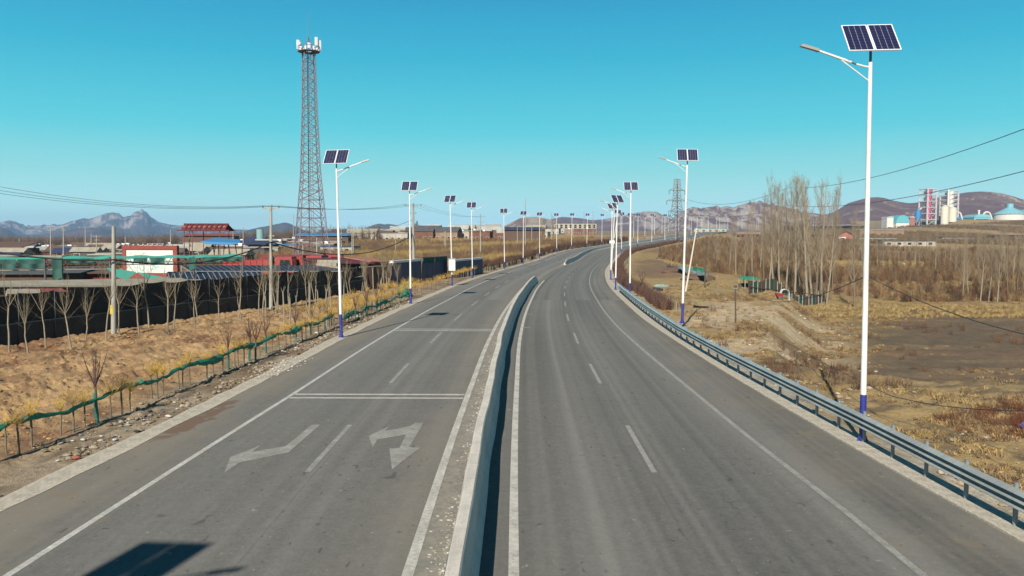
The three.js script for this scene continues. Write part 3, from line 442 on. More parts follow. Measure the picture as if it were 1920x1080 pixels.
// ---------------------------------------------------------------- bare trees, shrubs and stakes
const dirOf = (az, tilt) => [Math.sin(tilt) * Math.cos(az), Math.cos(tilt), Math.sin(tilt) * Math.sin(az)];
function branch(g, p, d, L, r, n, bend, sides) { let q = p, dd = d; const pts = [p]; for (let i = 0; i < n; i++) { dd = norm(add(add(dd, [0, bend, 0]), [rr(-1, 1), rr(-.4, .4), rr(-1, 1)], .12)); const e = add(q, dd, L / n), r0 = r * (1 - i / n * .75), r1 = r * (1 - (i + 1) / n * .75); g.seg(q, e, r0, r1, sides); q = e; pts.push(e); } return { pts, d: dd }; }
function poplar(h, dense = 1, wide = 1) { // slender upright limbs the whole way up
  const tr = new Geo(), cr = new Geo(), spine = []; let p = [0, -.4, 0], lean = [rr(-.05, .05), 1, rr(-.05, .05)];
  const n = 9; for (let i = 0; i < n; i++) { const d = norm([lean[0] + rr(-.035, .035), 1, lean[2] + rr(-.035, .035)]), e = add(p, d, (h + .4) / n), r0 = .0105 * h * (1 - i / n) + .012, r1 = .0105 * h * (1 - (i + 1) / n) + .012; tr.seg(p, e, r0, r1, 7); spine.push(p); p = e; } spine.push(p);
  const nb = Math.round(36 * dense);
  for (let k = 0; k < nb; k++) { const f = .22 + .76 * Math.pow(k / nb, .85), i = Math.min(n - 1, Math.floor(f * n)), q = add(spine[i], sub(spine[i + 1], spine[i]), f * n - i), L = h * (.30 - .20 * f) * rr(.6, 1.15), az = rr(0, 6.28); const b = branch(cr, q, dirOf(az, rr(.35, .8) * wide), L, .0030 * h * (1.1 - f), 4, .22, 4);
    for (let j = 0; j < 7; j++) { const s = rr(.2, 1), w = Math.min(3, Math.floor(s * 4)), o = add(b.pts[w], sub(b.pts[w + 1], b.pts[w]), s * 4 - w > 1 ? 1 : s * 4 - w), c = branch(cr, o, norm(add(b.d, dirOf(rr(0, 6.28), 1.2), .75)), L * rr(.2, .42), .0008 * h, 2, .25, 3); for (let m = 0; m < 3; m++) branch(cr, c.pts[1 + (m > 1)], norm(add(c.d, dirOf(rr(0, 6.28), 1.3), .8)), L * rr(.14, .3), .0005 * h, 1, .15, 3); } }
  return { tr: tr.build(), cr: cr.build() };
}
function sapling() { // planted tree cut back to a crotch, long straight shoots and thin side twigs
  const tr = new Geo(), cr = new Geo(), h = rr(1.7, 2.5), lx = rr(-.05, .05), lz = rr(-.05, .05); let p = [0, -.25, 0]; for (let i = 0; i < 6; i++) { const e = add(p, [lx + rr(-.04, .04), (h + .25) / 6, lz + rr(-.04, .04)]); tr.seg(p, e, .058 - i * .0035, .055 - i * .0035, 8); p = e; } tr.seg(p, add(p, [0, .07, 0]), .06, .025, 7, true);
  const nb = Math.floor(rr(4, 8)); for (let k = 0; k < nb; k++) { const az = k / nb * 6.28 + rr(-.7, .7), L = rr(1.0, 2.7), b = branch(cr, p, dirOf(az, rr(.12, .62)), L, rr(.018, .027), 5, .14, 5); const m = Math.floor(rr(3, 8)); for (let j = 0; j < m; j++) { const c = branch(cr, b.pts[1 + Math.floor(rr(0, 4))], norm(add(b.d, dirOf(rr(0, 6.28), 1.25), rr(.5, 1.2))), L * rr(.18, .55), .0075, 2, .12, 3); if (rnd() < .7) branch(cr, c.pts[1], norm(add(c.d, dirOf(rr(0, 6.28), 1.2), .9)), L * rr(.1, .28), .0045, 1, .05, 3); } }
  for (let k = Math.floor(rr(3, 9)); k > 0; k--) branch(cr, add(p, [0, rr(-.5, .05), 0]), dirOf(rr(0, 6.28), rr(.8, 1.45)), rr(.5, 1.7), .007, 3, .10, 3);
  return { tr: tr.build(), cr: cr.build() };
}
function stubTree() { const tr = new Geo(), cr = new Geo(), h = rr(1.7, 2.6); let p = [0, -.25, 0]; for (let i = 0; i < 4; i++) { const e = add(p, [rr(-.05, .05), (h + .25) / 4, rr(-.05, .05)]); tr.seg(p, e, .07 - i * .004, .066 - i * .004, 8, i === 3); p = e; } for (let k = 0; k < 4; k++) branch(cr, add(p, [0, -.05, 0]), dirOf(k * 1.6 + rr(0, .8), rr(.5, .9)), rr(.15, .5), .035, 2, .4, 6); return { tr: tr.build(), cr: cr.build() }; }
function goldShrub() { const tr = new Geo(), cr = new Geo(), h = rr(.8, 1.0); let p = [0, -.15, 0]; for (let i = 0; i < 3; i++) { const e = add(p, [rr(-.025, .025), (h + .15) / 3, rr(-.025, .025)]); tr.seg(p, e, .034, .03, 7); p = e; } for (let k = 0; k < 22; k++) { const b = branch(cr, p, dirOf(rr(0, 6.28), rr(.15, 1.25)), rr(.28, .66), .010, 3, .12, 3); for (let j = 0; j < 5; j++) branch(cr, b.pts[1 + Math.floor(rr(0, 3))], dirOf(rr(0, 6.28), rr(.1, 1.3)), rr(.10, .28), .0055, 1, 0, 3); } return { tr: tr.build(), cr: cr.build() }; }
function darkShrub() { const tr = new Geo(), wr = new Geo(), cr = new Geo(); let p = [0, -.2, 0]; for (let i = 0; i < 3; i++) { const e = add(p, [rr(-.03, .03), .42, rr(-.03, .03)]); wr.seg(p, e, .062 + .006 * (i % 2), .058, 9); p = e; } tr.seg(add(p, [0, -.1, 0]), add(p, [0, .16, 0]), .05, .045, 7); p = add(p, [0, .14, 0]); for (let k = 0; k < 6; k++) { const b = branch(cr, p, dirOf(k * 1.05 + rr(-.3, .3), rr(.2, .55)), rr(1.0, 1.5), .026, 5, .2, 5); for (let j = 0; j < 6; j++) { const c = branch(cr, b.pts[1 + Math.floor(rr(0, 4))], norm(add(b.d, dirOf(rr(0, 6.28), 1.3), .8)), rr(.2, .45), .008, 2, .1, 3); branch(cr, c.pts[1], dirOf(rr(0, 6.28), .8), rr(.08, .2), .005, 1, 0, 3); } } return { tr: tr.build(), wr: wr.build(), cr: cr.build() }; }
const many = (n, f) => Array.from({ length: n }, f);
const KIT = { poplar: many(6, (_, i) => poplar(17, 1.0 + (i % 2) * .2)), young: many(4, () => poplar(9, .55, 1.15)), sapling: many(16, sapling), stub: many(5, stubTree), gold: many(8, goldShrub), dark: many(5, darkShrub) };
function plantTree(name, kit, i, label, cat, p, turn, k, group, mats) { const t = thing(name, label, cat, p, turn, group), q = kit[i % kit.length]; mesh('trunk', q.tr, mats[0], t); if (q.wr) mesh('trunk_wrapping', q.wr, MAT.wrap, t); mesh('crown', q.cr, mats[1], t); t.scale.set(...(Array.isArray(k) ? k : [k, k, k])); t.rotation.order = 'YXZ'; return t; }

// saplings in two rows before the dark wall
{
  const L = []; for (const [u, v] of [[19, 661], [54, 667], [86, 650], [136, 651], [160, 640], [199, 643], [224, 632], [262, 630], [280, 617], [316, 626], [325, 614], [366, 618], [373, 606], [413, 607], [447, 595], [453, 603], [485, 592], [491, 598], [516, 590], [519, 586]]) L.push(ground(u, v));
  let k = 0; for (let D = 74; D < 112; D += 1.55) { const w = wallX(D) + (k % 2 ? 1.7 : 3.6) + rr(-.4, .4); L.push([w, H(w, -D), -D]); k++; }
  for (let D = 112; D < 150; D += 2.6) { const x = xOf(table([[112, 706], [128, 770], [150, 850]], D) + rr(-4, 4), D); L.push([x, H(x, -D), -D]); }
  L.sort((a, b) => a[0] / -a[2] - b[0] / -b[2]);
  L.forEach((p, i) => plantTree('sapling', KIT.sapling, i * 5 + (i >> 2), `pruned bare sapling before the dark wall, ${ord(i + 1)} from the left`, 'tree', p, rr(0, 6.28), p[2] < -110 ? rr(.85, 1.05) : rr(.82, 1.2), 'pruned saplings planted along the dark wall', [MAT.barkPale, MAT.twig]));
  const S = [[498, 596, 545], [532, 608, 535], [545, 618, 550], [555, 585, 551], [579, 615, 545], [596, 580, 537], [613, 612, 533], [621, 610, 538], [645, 590, 530], [702, 575, 515], [714, 562, 517], [725, 560, 516]].map(([u, v, t]) => { const p = ground(u, v); return [p, (yOf(t, -p[2]) - p[1]) / 2.2]; });
  S.forEach(([p, k], i) => plantTree('cut_trunk', KIT.stub, i, `short cut-off tree trunk among the saplings, ${ord(i + 1)} from the left`, 'tree', p, rr(0, 6), [1, clamp(k, .7, 1.5), 1], 'cut-off trunks among the saplings', [MAT.barkPale, MAT.barkPale]));
}
// golden shrubs and dark wrapped shrubs along the verge
const rowX = (D) => table([[20, -16.3], [25.4, -15.75], [30, -15.3], [35.4, -15.05], [42, -14.7], [53, -14.15], [70, -13.1], [87, -12.1], [110, -10.4], [140, -8.2], [165, -5.5]], D);
{
  const G = [[13, 855], [37, 850], [60, 838], [114, 813], [138, 810], [159, 802], [207, 783], [229, 777], [245, 771], [285, 747], [296, 748], [307, 740], [335, 728], [343, 725], [356, 719], [388, 710], [400, 704], [418, 697], [440, 687], [447, 685], [457, 682], [487, 670], [510, 659], [523, 655], [537, 650], [545, 647], [556, 642]].map(([u, v]) => ground(u, v));
  for (let D = 54; D < 160; D += D < 80 ? .95 : 1.6) { const x = rowX(D) + rr(-.15, .15); G.push([x, H(x, -D), -D]); }
  for (let k = 0; k < 44; k++) { const D = rr(60, 112), x = rowX(D) - rr(1.2, 3.4); G.push([x, H(x, -D), -D]); }
  G.sort((a, b) => b[2] - a[2]);
  G.forEach((p, i) => plantTree('golden_shrub', KIT.gold, i * 3 + (i >> 3), `golden-twigged shrub on the left verge, ${ord(i + 1)} from the camera`, 'shrub', p, rr(0, 6.28), rr(.88, 1.12) * (p[2] < -60 ? 1.12 : 1), 'golden shrubs along the left verge', [MAT.bark, i % 3 === 1 ? MAT.twigAmber : MAT.twigGold]));
  const K = [[184, 792], [429, 693], [468, 677], [479, 676], [499, 663], [556, 640], [584, 628], [610, 620], [667, 602], [688, 592], [706, 583], [716, 574]].map(([u, v]) => ground(u, v));
  K.forEach((p, i) => plantTree('dark_shrub', KIT.dark, i, `dark-branched shrub with green-wrapped trunk, ${ord(i + 1)} from the camera on the left verge`, 'shrub', p, rr(0, 6.28), i ? rr(.85, 1.05) : 1.12, 'dark shrubs with wrapped trunks on the left verge', [MAT.twigDark, MAT.twigDark]));
  // crumpled green netting strung along the stems
  const strand = (label, D0, D1, y0) => { const g = new Geo(), o = [rowX(D0), 0, -D0], rows = []; for (let D = D0; D <= D1; D += .16) { const x = rowX(D) + .05 * Math.sin(D * 2.1) + .03, yy = H(rowX(D), -D) + y0 + .10 * Math.sin(D * 1.05) + .08 * (fbm(D * .9, 3.3, 3) - .5), w = .045 + .09 * fbm(D * 1.7, 8.8, 2) + (fbm(D * .35, 1.4, 2) > .64 ? .10 : 0); const r = []; for (let k = 0; k < 6; k++) { const a = k / 6 * 6.28 + .6 * fbm(D * 2.2, k * 3, 2), s = w * (.55 + .8 * fbm(D * 3.1 + k * 4, k * 2.7, 2)); r.push([x - o[0] + Math.cos(a) * s * .8, yy + Math.sin(a) * s, -D - o[2] + .03 * Math.sin(k * 5 + D)]); } rows.push(r); } for (let i = 1; i < rows.length; i++) for (let k = 0; k < 6; k++) g.quad(rows[i - 1][k], rows[i - 1][(k + 1) % 6], rows[i][(k + 1) % 6], rows[i][k]); const t = thing('green_netting', label, 'netting', o); mesh('net_roll', g, MAT.net, t); };
  strand('long crumpled strip of green netting strung through the verge shrubs', 21, 62, .88); strand('farther crumpled strip of green netting low among the verge shrubs', 64, 92, .55);
  { const p = ground(757, 556); const t = thing('netting_bundle', 'bundle of bright green netting beside the second left lamp', 'netting', p); mesh('net_heap', new Geo().blob(0, .55, 0, .8, .7, .8, 2).blob(.5, .3, .5, .5, .4, .5, 2), MAT.net, t); }
}
// poplars and other bare trees on the low ground to the right
{
  const A = [[1345, 508, 425], [1368, 512, 415], [1380, 518, 408], [1396, 525, 398], [1410, 520, 380], [1425, 512, 392], [1432, 532, 370], [1442, 538, 352], [1450, 541, 338], [1456, 530, 362], [1462, 547, 350], [1474, 550, 345], [1482, 536, 350], [1490, 560, 342], [1500, 549, 340], [1507, 556, 352], [1513, 565, 343], [1522, 552, 335], [1530, 561, 345], [1540, 553, 350], [1549, 573, 340], [1560, 545, 358]];
  const B = [[1602, 577, 400], [1620, 530, 424], [1646, 505, 436], [1805, 563, 440], [1816, 560, 446], [1838, 565, 442], [1853, 565, 446], [1870, 568, 428], [1890, 560, 422], [1905, 555, 430], [1917, 559, 424], [1835, 520, 440], [1790, 522, 436], [1860, 515, 436], [1882, 522, 430], [1900, 525, 434]];
  const Cc = []; for (let i = 0; i < 15; i++) Cc.push([1648 + i * 9.6 + rr(-2, 2), 503 + rr(-4, 4), 436 + rr(-9, 8)]);
  const Dd = []; for (let i = 0; i < 24; i++) Dd.push([1330 + rr(0, 590), rr(474, 494), rr(432, 450)]);
  const Ee = []; for (let i = 0; i < 20; i++) Ee.push([1560 + rr(0, 360), rr(456, 470), rr(420, 434)]);
  const put = (list, name, kit, h, txt, group, mats) => { list.sort((a, b) => a[0] - b[0]); list.forEach(([u, v, t], i) => { const p = ground(u, v), D = -p[2], k = (yOf(t, D) - p[1]) / h, w = clamp(k, .6, 1.6); plantTree(name, kit, i * 5 + (i >> 1), `${txt}, ${ord(i + 1)} from the left`, 'tree', p, rr(0, 6.28), [w * rr(.75, 1.2), clamp(k, .5, 1.7), w * rr(.75, 1.2)], group, [i % 3 ? mats[0] : MAT.bark, mats[1]]).rotateX(rr(-.05, .05)).rotateZ(rr(-.06, .06)); }); };
  put(A, 'poplar', KIT.poplar, 17, 'tall slender bare poplar in the clump by the fenced pen', 'poplars clumped by the fenced pen', [MAT.barkPale, MAT.twigPop]);
  put(B, 'poplar', KIT.poplar, 17, 'bare poplar beside the dark field at the right', 'poplars beside the dark field', [MAT.barkPale, MAT.twigPop]);
  put(Cc, 'poplar', KIT.young, 9, 'thin bare poplar in the row above the golden terrace', 'thin poplars above the golden terrace', [MAT.barkPale, MAT.twigPop]);
  put(Dd, 'young_tree', KIT.young, 9, 'small bare tree in the brown scrub at the right', 'small bare trees in the right scrub', [MAT.bark, MAT.twigPop]);
  put(Ee, 'young_tree', KIT.young, 9, 'small far bare tree in the belt below the cement works', 'far trees below the cement works', [MAT.bark, MAT.twigGrey]);
  const V = [[258, 470, 432], [288, 470, 440], [430, 470, 432], [655, 452, 417], [700, 450, 420], [590, 455, 418], [620, 455, 420], [1038, 432, 403], [1110, 432, 410], [25, 472, 447], [60, 470, 450], [1330, 440, 418]]; V.sort((a, b) => a[0] - b[0]);
  V.forEach(([u, v, t], i) => { const D = u < 500 ? 320 : 520, x = xOf(u, D), y = H(x, -D), k = Math.max(.6, (yOf(t, D) - y) / 9); plantTree('village_tree', KIT.young, i, `bare rounded tree among the distant village roofs, ${ord(i + 1)} from the left`, 'tree', [x, y, -D], rr(0, 6), [k * 1.5, k, k * 1.5], 'bare trees in the distant village', [MAT.bark, MAT.twigGrey]); });
  const wil = at(1016, 430, 420); plantTree('willow', KIT.young, 2, 'yellowish bare willow by the pale hill beyond the left row', 'tree', [wil[0], H(wil[0], wil[2]), wil[2]], 0, [2.6, 1.5, 2.6], null, [MAT.bark, M(.50, .40, .13, .9)]);
}

// ---------------------------------------------------------------- hills on the horizon
function hill(name, pts, D, depth, base, col, o = {}) {
  const g = new Geo(), u0 = pts[0][0], u1 = pts[pts.length - 1][0], st = o.step || 4, nf = 26, nb = 8, cols = []; g.c = []; const sc = 1 / (D * (o.grain || .045));
  const U = []; for (let u = u0; u <= u1; u += st) U.push(u);
  const cr = o.crag || .10;
  for (const u of U) {
    const top = at(u, table(pts, u) , D), hh = Math.max(top[1] - base, 2), fade = 1; const row = [];
    for (let j = 0; j <= nf + nb; j++) {
      const t = j <= nf ? j / nf : 1 + (j - nf) / nb, back = t > 1 ? t - 1 : 0, dd = t <= 1 ? D - depth * (1 - t) : D + depth * back, k = dd / D, x = top[0] * k, z = top[2] * k;
      const prof = t <= 1 ? Math.pow(t, o.pow || 1.25) : 1 - back * back * .9 - back * .1; const env = Math.sin(Math.min(t, 2) / 2 * Math.PI);
      const nz = (ridge(x * sc + 2.2, z * sc * .8, 5) - .6) * cr * 3.2 * hh * Math.min(1, (1 - Math.abs(1 - t)) * 1.2 + .05) * (t > .9 && t < 1.06 ? .14 : 1) + (t > .96 && t < 1.02 ? 0 : 0);
      const y = base + hh * prof + nz * (t < .985 || t > 1.02 ? 1 : .35); row.push([x, y, z]); g.p.push(x, y, z); g.t.push(x / 40, z / 40);
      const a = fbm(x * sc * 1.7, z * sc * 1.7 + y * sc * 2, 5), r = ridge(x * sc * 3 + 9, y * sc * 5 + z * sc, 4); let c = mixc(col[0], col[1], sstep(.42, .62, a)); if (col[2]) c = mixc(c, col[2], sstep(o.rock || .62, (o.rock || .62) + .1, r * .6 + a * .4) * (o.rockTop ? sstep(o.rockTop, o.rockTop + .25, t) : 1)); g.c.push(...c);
    }
    cols.push(row);
  }
  const m = nf + nb + 1; for (let i = 0; i < cols.length - 1; i++) for (let j = 0; j < m - 1; j++) { const q = i * m + j; g.i.push(q, q + m, q + 1, q + m, q + m + 1, q + 1); }
  const bg = new THREE.BufferGeometry(); bg.setAttribute('position', new THREE.Float32BufferAttribute(g.p, 3)); bg.setAttribute('uv', new THREE.Float32BufferAttribute(g.t, 2)); bg.setAttribute('color', new THREE.Float32BufferAttribute(g.c, 3)); bg.setIndex(g.i); bg.computeVertexNormals();
  struct(name, bg, new THREE.MeshStandardMaterial({ color: new THREE.Color().setRGB(K, K, K), vertexColors: true, roughness: 1, side: THREE.DoubleSide, map: rep(soilT, .25) }));
}
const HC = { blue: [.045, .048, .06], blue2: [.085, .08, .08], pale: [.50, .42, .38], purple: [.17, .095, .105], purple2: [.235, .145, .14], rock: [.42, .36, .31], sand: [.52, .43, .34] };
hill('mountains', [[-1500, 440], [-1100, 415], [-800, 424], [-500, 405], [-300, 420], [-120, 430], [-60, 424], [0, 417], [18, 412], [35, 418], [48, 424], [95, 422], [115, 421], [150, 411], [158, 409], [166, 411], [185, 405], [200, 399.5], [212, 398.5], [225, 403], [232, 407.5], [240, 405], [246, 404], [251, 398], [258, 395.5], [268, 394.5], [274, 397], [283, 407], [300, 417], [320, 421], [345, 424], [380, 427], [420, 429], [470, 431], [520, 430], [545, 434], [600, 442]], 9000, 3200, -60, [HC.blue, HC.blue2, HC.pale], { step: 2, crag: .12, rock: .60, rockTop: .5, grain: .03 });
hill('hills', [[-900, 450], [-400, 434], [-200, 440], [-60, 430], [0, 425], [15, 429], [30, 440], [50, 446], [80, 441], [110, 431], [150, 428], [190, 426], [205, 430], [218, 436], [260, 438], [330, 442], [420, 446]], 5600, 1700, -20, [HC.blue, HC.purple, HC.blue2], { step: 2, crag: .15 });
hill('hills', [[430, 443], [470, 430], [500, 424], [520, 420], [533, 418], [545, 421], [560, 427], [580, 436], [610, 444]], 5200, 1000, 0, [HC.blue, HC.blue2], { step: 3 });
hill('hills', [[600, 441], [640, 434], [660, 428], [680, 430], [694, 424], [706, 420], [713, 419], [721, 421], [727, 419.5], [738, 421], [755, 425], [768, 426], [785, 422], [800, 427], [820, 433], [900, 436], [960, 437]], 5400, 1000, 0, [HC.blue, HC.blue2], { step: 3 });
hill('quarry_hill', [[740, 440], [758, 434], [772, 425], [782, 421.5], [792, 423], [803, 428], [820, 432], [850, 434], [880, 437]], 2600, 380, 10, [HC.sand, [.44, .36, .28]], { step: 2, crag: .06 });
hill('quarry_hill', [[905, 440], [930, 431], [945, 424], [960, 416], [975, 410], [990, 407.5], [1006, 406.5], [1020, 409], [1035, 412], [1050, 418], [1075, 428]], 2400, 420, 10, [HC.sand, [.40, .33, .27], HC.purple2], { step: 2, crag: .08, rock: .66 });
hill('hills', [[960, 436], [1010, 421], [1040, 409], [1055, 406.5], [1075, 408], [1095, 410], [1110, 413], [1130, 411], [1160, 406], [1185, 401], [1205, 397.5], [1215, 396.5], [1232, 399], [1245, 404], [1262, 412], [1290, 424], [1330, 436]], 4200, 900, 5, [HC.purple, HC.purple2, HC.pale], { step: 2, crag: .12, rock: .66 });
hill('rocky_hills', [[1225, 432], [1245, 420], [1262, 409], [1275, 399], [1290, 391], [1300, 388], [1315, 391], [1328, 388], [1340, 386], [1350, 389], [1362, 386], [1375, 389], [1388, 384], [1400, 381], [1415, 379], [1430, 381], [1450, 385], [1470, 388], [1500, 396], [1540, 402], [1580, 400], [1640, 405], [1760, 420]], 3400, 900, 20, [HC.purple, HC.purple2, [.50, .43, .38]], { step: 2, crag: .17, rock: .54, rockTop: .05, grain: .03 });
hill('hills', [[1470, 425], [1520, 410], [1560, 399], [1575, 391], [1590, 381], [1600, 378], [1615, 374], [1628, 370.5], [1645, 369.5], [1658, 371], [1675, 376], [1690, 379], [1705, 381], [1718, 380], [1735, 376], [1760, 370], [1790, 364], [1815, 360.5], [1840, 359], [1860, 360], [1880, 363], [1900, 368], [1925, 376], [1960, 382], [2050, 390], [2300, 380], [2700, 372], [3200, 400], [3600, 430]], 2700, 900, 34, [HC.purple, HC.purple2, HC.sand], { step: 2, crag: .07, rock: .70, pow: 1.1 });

// ---------------------------------------------------------------- lattice towers
function lattice(t, base, h, w0, w1, panels, nm, o = {}) { // four legs, horizontals and crossed braces
  const W = (y) => o.waist ? table(o.waist, y) : lerp(w0, w1, y / h), C = [[-1, -1], [1, -1], [1, 1], [-1, 1]], ys = []; for (let i = 0; i <= panels; i++) ys.push(h * (1 - Math.pow(1 - i / panels, o.pow || 1)));
  const P = (k, y) => [C[k][0] * W(y) / 2, y, C[k][1] * W(y) / 2];
  for (let k = 0; k < 4; k++) { const g = new Geo(); for (let i = 0; i < panels; i++) g.seg(P(k, ys[i]), P(k, ys[i + 1]), o.r || .12, o.r || .12, 5); mesh('leg', g, o.mat, t); }
  const hg = new Geo(), xg = new Geo(), r2 = (o.r || .12) * .5; for (let i = 0; i < panels; i++) for (let k = 0; k < 4; k++) { const m = (k + 1) % 4; hg.seg(P(k, ys[i + 1]), P(m, ys[i + 1]), r2, r2, 4); if (o.k && ys[i] < o.k) { const mid = add(P(k, ys[i + 1]), sub(P(m, ys[i + 1]), P(k, ys[i + 1])), .5); xg.seg(P(k, ys[i]), mid, r2, r2, 4).seg(P(m, ys[i]), mid, r2, r2, 4); } else xg.seg(P(k, ys[i]), P(m, ys[i + 1]), r2, r2, 4).seg(P(m, ys[i]), P(k, ys[i + 1]), r2, r2, 4); }
  mesh('horizontal_brace', hg, o.mat2 || o.mat, t); mesh('diagonal_brace', xg, o.mat2 || o.mat, t);
}
{
  const D = 170, p = at(585, 505, D); p[1] = H(p[0], p[2]) - .3; const t = thing('mast_tower', 'tall dark lattice telephone mast with white antennas behind the yards', 'mast', p, .42);
  const top = yOf(97, D) - p[1];
  lattice(t, p, top, 7.4, 2.1, 24, 'm', { r: .11, mat: MAT.tower, mat2: MAT.towerRust, k: 14, waist: [[0, 7.8], [top * .16, 5.6], [top * .45, 3.5], [top * .75, 2.6], [top, 2.2]] });
  const lad = new Geo().seg([.55, 0, 0], [.35, top, 0], .05, .05, 5).seg([.0, 0, 0], [-.05, top, 0], .05, .05, 5); for (let y = 1; y < top; y += .9) lad.seg([lerp(.55, .35, y / top), y, 0], [lerp(0, -.05, y / top), y, 0], .025, .025, 4); mesh('ladder', lad, MAT.towerRust, t); mesh('cable_run', new Geo().seg([-.5, 0, .2], [-.3, top, .2], .10, .10, 6), MAT.tower, t);
  const ring = new Geo(), ring2 = new Geo(); for (const [R, y] of [[2.2, 0], [2.2, 1.0], [1.3, 0]]) for (let k = 0; k < 16; k++) { const a = k / 16 * 6.283, b = (k + 1) / 16 * 6.283; ring.seg([Math.cos(a) * R, top + y, Math.sin(a) * R], [Math.cos(b) * R, top + y, Math.sin(b) * R], .06, .06, 5); if (R > 2 && !y) { ring.seg([Math.cos(a) * R, top, Math.sin(a) * R], [Math.cos(a) * R, top + 1, Math.sin(a) * R], .035, .035, 4); ring2.quad([Math.cos(b) * .5, top + .03, Math.sin(b) * .5], [Math.cos(a) * .5, top + .03, Math.sin(a) * .5], [Math.cos(a) * R, top + .03, Math.sin(a) * R], [Math.cos(b) * R, top + .03, Math.sin(b) * R]); } } mesh('platform_rail', ring, MAT.tower, t); mesh('platform_floor', ring2, MAT.towerRust, t);
  const W = (u, v) => { const q = at(u, v, D); const x = q[0] - p[0]; return [x * Math.cos(.42), q[1] - p[1], x * Math.sin(.42)]; };
  for (const [u, va, vb, z] of [[558, 76, 93, 1], [562, 77, 92, -1], [592, 71, 88, 1], [600, 75, 95, -.5], [578, 82, 92, 1.5]]) { const a = W(u, vb), b = W(u, va), an = mesh('antenna_panel', new Geo().box(a[0], a[1], a[2] + z * .6, .5, b[1] - a[1], .3, .3), MAT.antenna, t); mesh('antenna_arm', new Geo().seg([a[0], a[1] + .4, a[2] + z * .6], [a[0] * .35, top + .3, a[2] * .35], .05, .05, 5).seg([a[0], a[1] - .3, a[2] + z * .6 - .2], [a[0], b[1] + .1, a[2] + z * .6 - .2], .05, .05, 5), MAT.tower, an); }
  for (let k = 0; k < 6; k++) { const a = k * 1.05; mesh('radio_unit', new Geo().box(Math.cos(a) * 1.7, top + .2, Math.sin(a) * 1.7, .45, .75, .3, -a), MAT.antenna, t); }
  const sp = yOf(68, D) - p[1], tip = yOf(15, D) - p[1]; const cg = new Geo(); for (const [x, z] of [[-1, -1], [1, -1], [1, 1], [-1, 1]]) cg.seg([x * 1.05, top, z * 1.05], [0, sp, 0], .06, .05, 5); mesh('cap_frame', cg, MAT.tower, t); mesh('lightning_rod', new Geo().seg([0, top + .5, 0], [0, lerp(sp, tip, .6), 0], .05, .04, 6).seg([0, lerp(sp, tip, .6), 0], [0, tip, 0], .03, .012, 6), MAT.tower, t);
}
{
  const D = 400, p = at(1268, 478, D); p[1] = H(p[0], p[2]) - 1; const h = yOf(336, D) - p[1], t = thing('power_pylon', 'grey lattice power pylon with three cross arms beside the curve', 'pylon', p, .5), w = [[0, 8.2], [h * .35, 5.2], [h * .65, 2.9], [h, 2.0]];
  const pg = M(.27, .28, .31, .6); lattice(t, p, h, 8, 2, 12, 'p', { r: .17, mat: pg, k: h * .35, waist: w });
  for (const [v, L] of [[357, 4.9], [376.5, 6.3], [396, 5.0]]) { const y = yOf(v, D) - p[1], g = new Geo(); for (const s of [-1, 1]) g.seg([s * L, y, 0], [0, y + .1, 1], .12, .12, 4).seg([s * L, y, 0], [0, y + .1, -1], .12, .12, 4).seg([s * L, y, 0], [0, y + 1.6, 0], .1, .1, 4); const a = mesh('cross_arm', g, pg, t); for (const s of [-1, 1]) mesh('insulator', new Geo().seg([s * L, y, 0], [s * L, y - 2, 0], .13, .13, 6), MAT.insul, a); }
  const y = h; mesh('earth_wire_arm', new Geo().seg([-1.6, y, 0], [1.6, y, 0], .1, .1, 4), pg, t);
}

// ---------------------------------------------------------------- poles and wires
const poleTops = {};
function concretePole(key, label, u, vb, vt, D, o = {}) {
  const p = at(u, vb, D); if (!o.hang) p[1] = H(p[0], p[2]) - .1; const top = sub(at(o.ut || u, vt, D), p), h = top[1], t = thing(o.name || 'utility_pole', label, 'utility pole', p, 0, o.group), r = o.r || .16;
  mesh('shaft', new Geo().seg([0, -.3, 0], top, r, r * .62, 12, true), o.mat || MAT.pole, t);
  const tp = [];
  (o.arms || []).forEach(([dy, w, turn]) => { const g = new Geo().box(top[0], h + dy - .05, 0, w, .09, .09, turn || 0), a = mesh('cross_arm', g, MAT.steel, t); const n = 3; for (let k = 0; k < n; k++) { const s = (k / (n - 1) - .5) * (w - .15), x = top[0] + s * Math.cos(turn || 0), z = -s * Math.sin(turn || 0); mesh('insulator', new Geo().seg([x, h + dy + .04, z], [x, h + dy + .12, z], .03, .06, 7).seg([x, h + dy + .12, z], [x, h + dy + .26, z], .06, .04, 7, true), MAT.insul, a); tp.push([p[0] + x, p[1] + h + dy + .26, p[2] + z]); } });
  if (o.band) mesh('warning_band', new Geo().seg([0, o.band[0], 0], [0, o.band[1], 0], r * 1.03, r * 1.01, 12), MAT.yellow, t);
  poleTops[key] = { p, top: add(p, top), ins: tp, h }; return t;
}
concretePole('A', 'stout pale concrete pole with yellow band among the left saplings', 213, 631, 424, 57, { r: .19, band: [1.5, 2.15] });
{ const q = poleTops.A; }
concretePole('B', 'pale concrete pole with a cross arm standing before the dark wall', 508, 582, 384, 77, { r: .19, arms: [[-.35, 1.6, .2], [-2.9, .5, .2]] });
concretePole('C', 'tall concrete pole just right of the second left lamp', 776, 532, 381, 126, { r: .24, ut: 774.5, arms: [[-.4, 2.6, .3], [-1.6, 1.0, .3], [-3.4, 1.4, .3]] });
{ const q = poleTops.C, t = thing('transformer_switch', 'small dark switch gear strapped to the tall pole by the second lamp', 'switch gear', [q.p[0] + .45, q.top[1] - 3.6, q.p[2]]); mesh('case', new Geo().box(0, 0, 0, .5, .5, .4), MAT.darkSteel, t); mesh('bushing', new Geo().seg([0, .5, 0], [0, .9, 0], .06, .05, 6).seg([.18, .5, 0], [.18, .9, 0], .06, .05, 6), MAT.insul, t); }
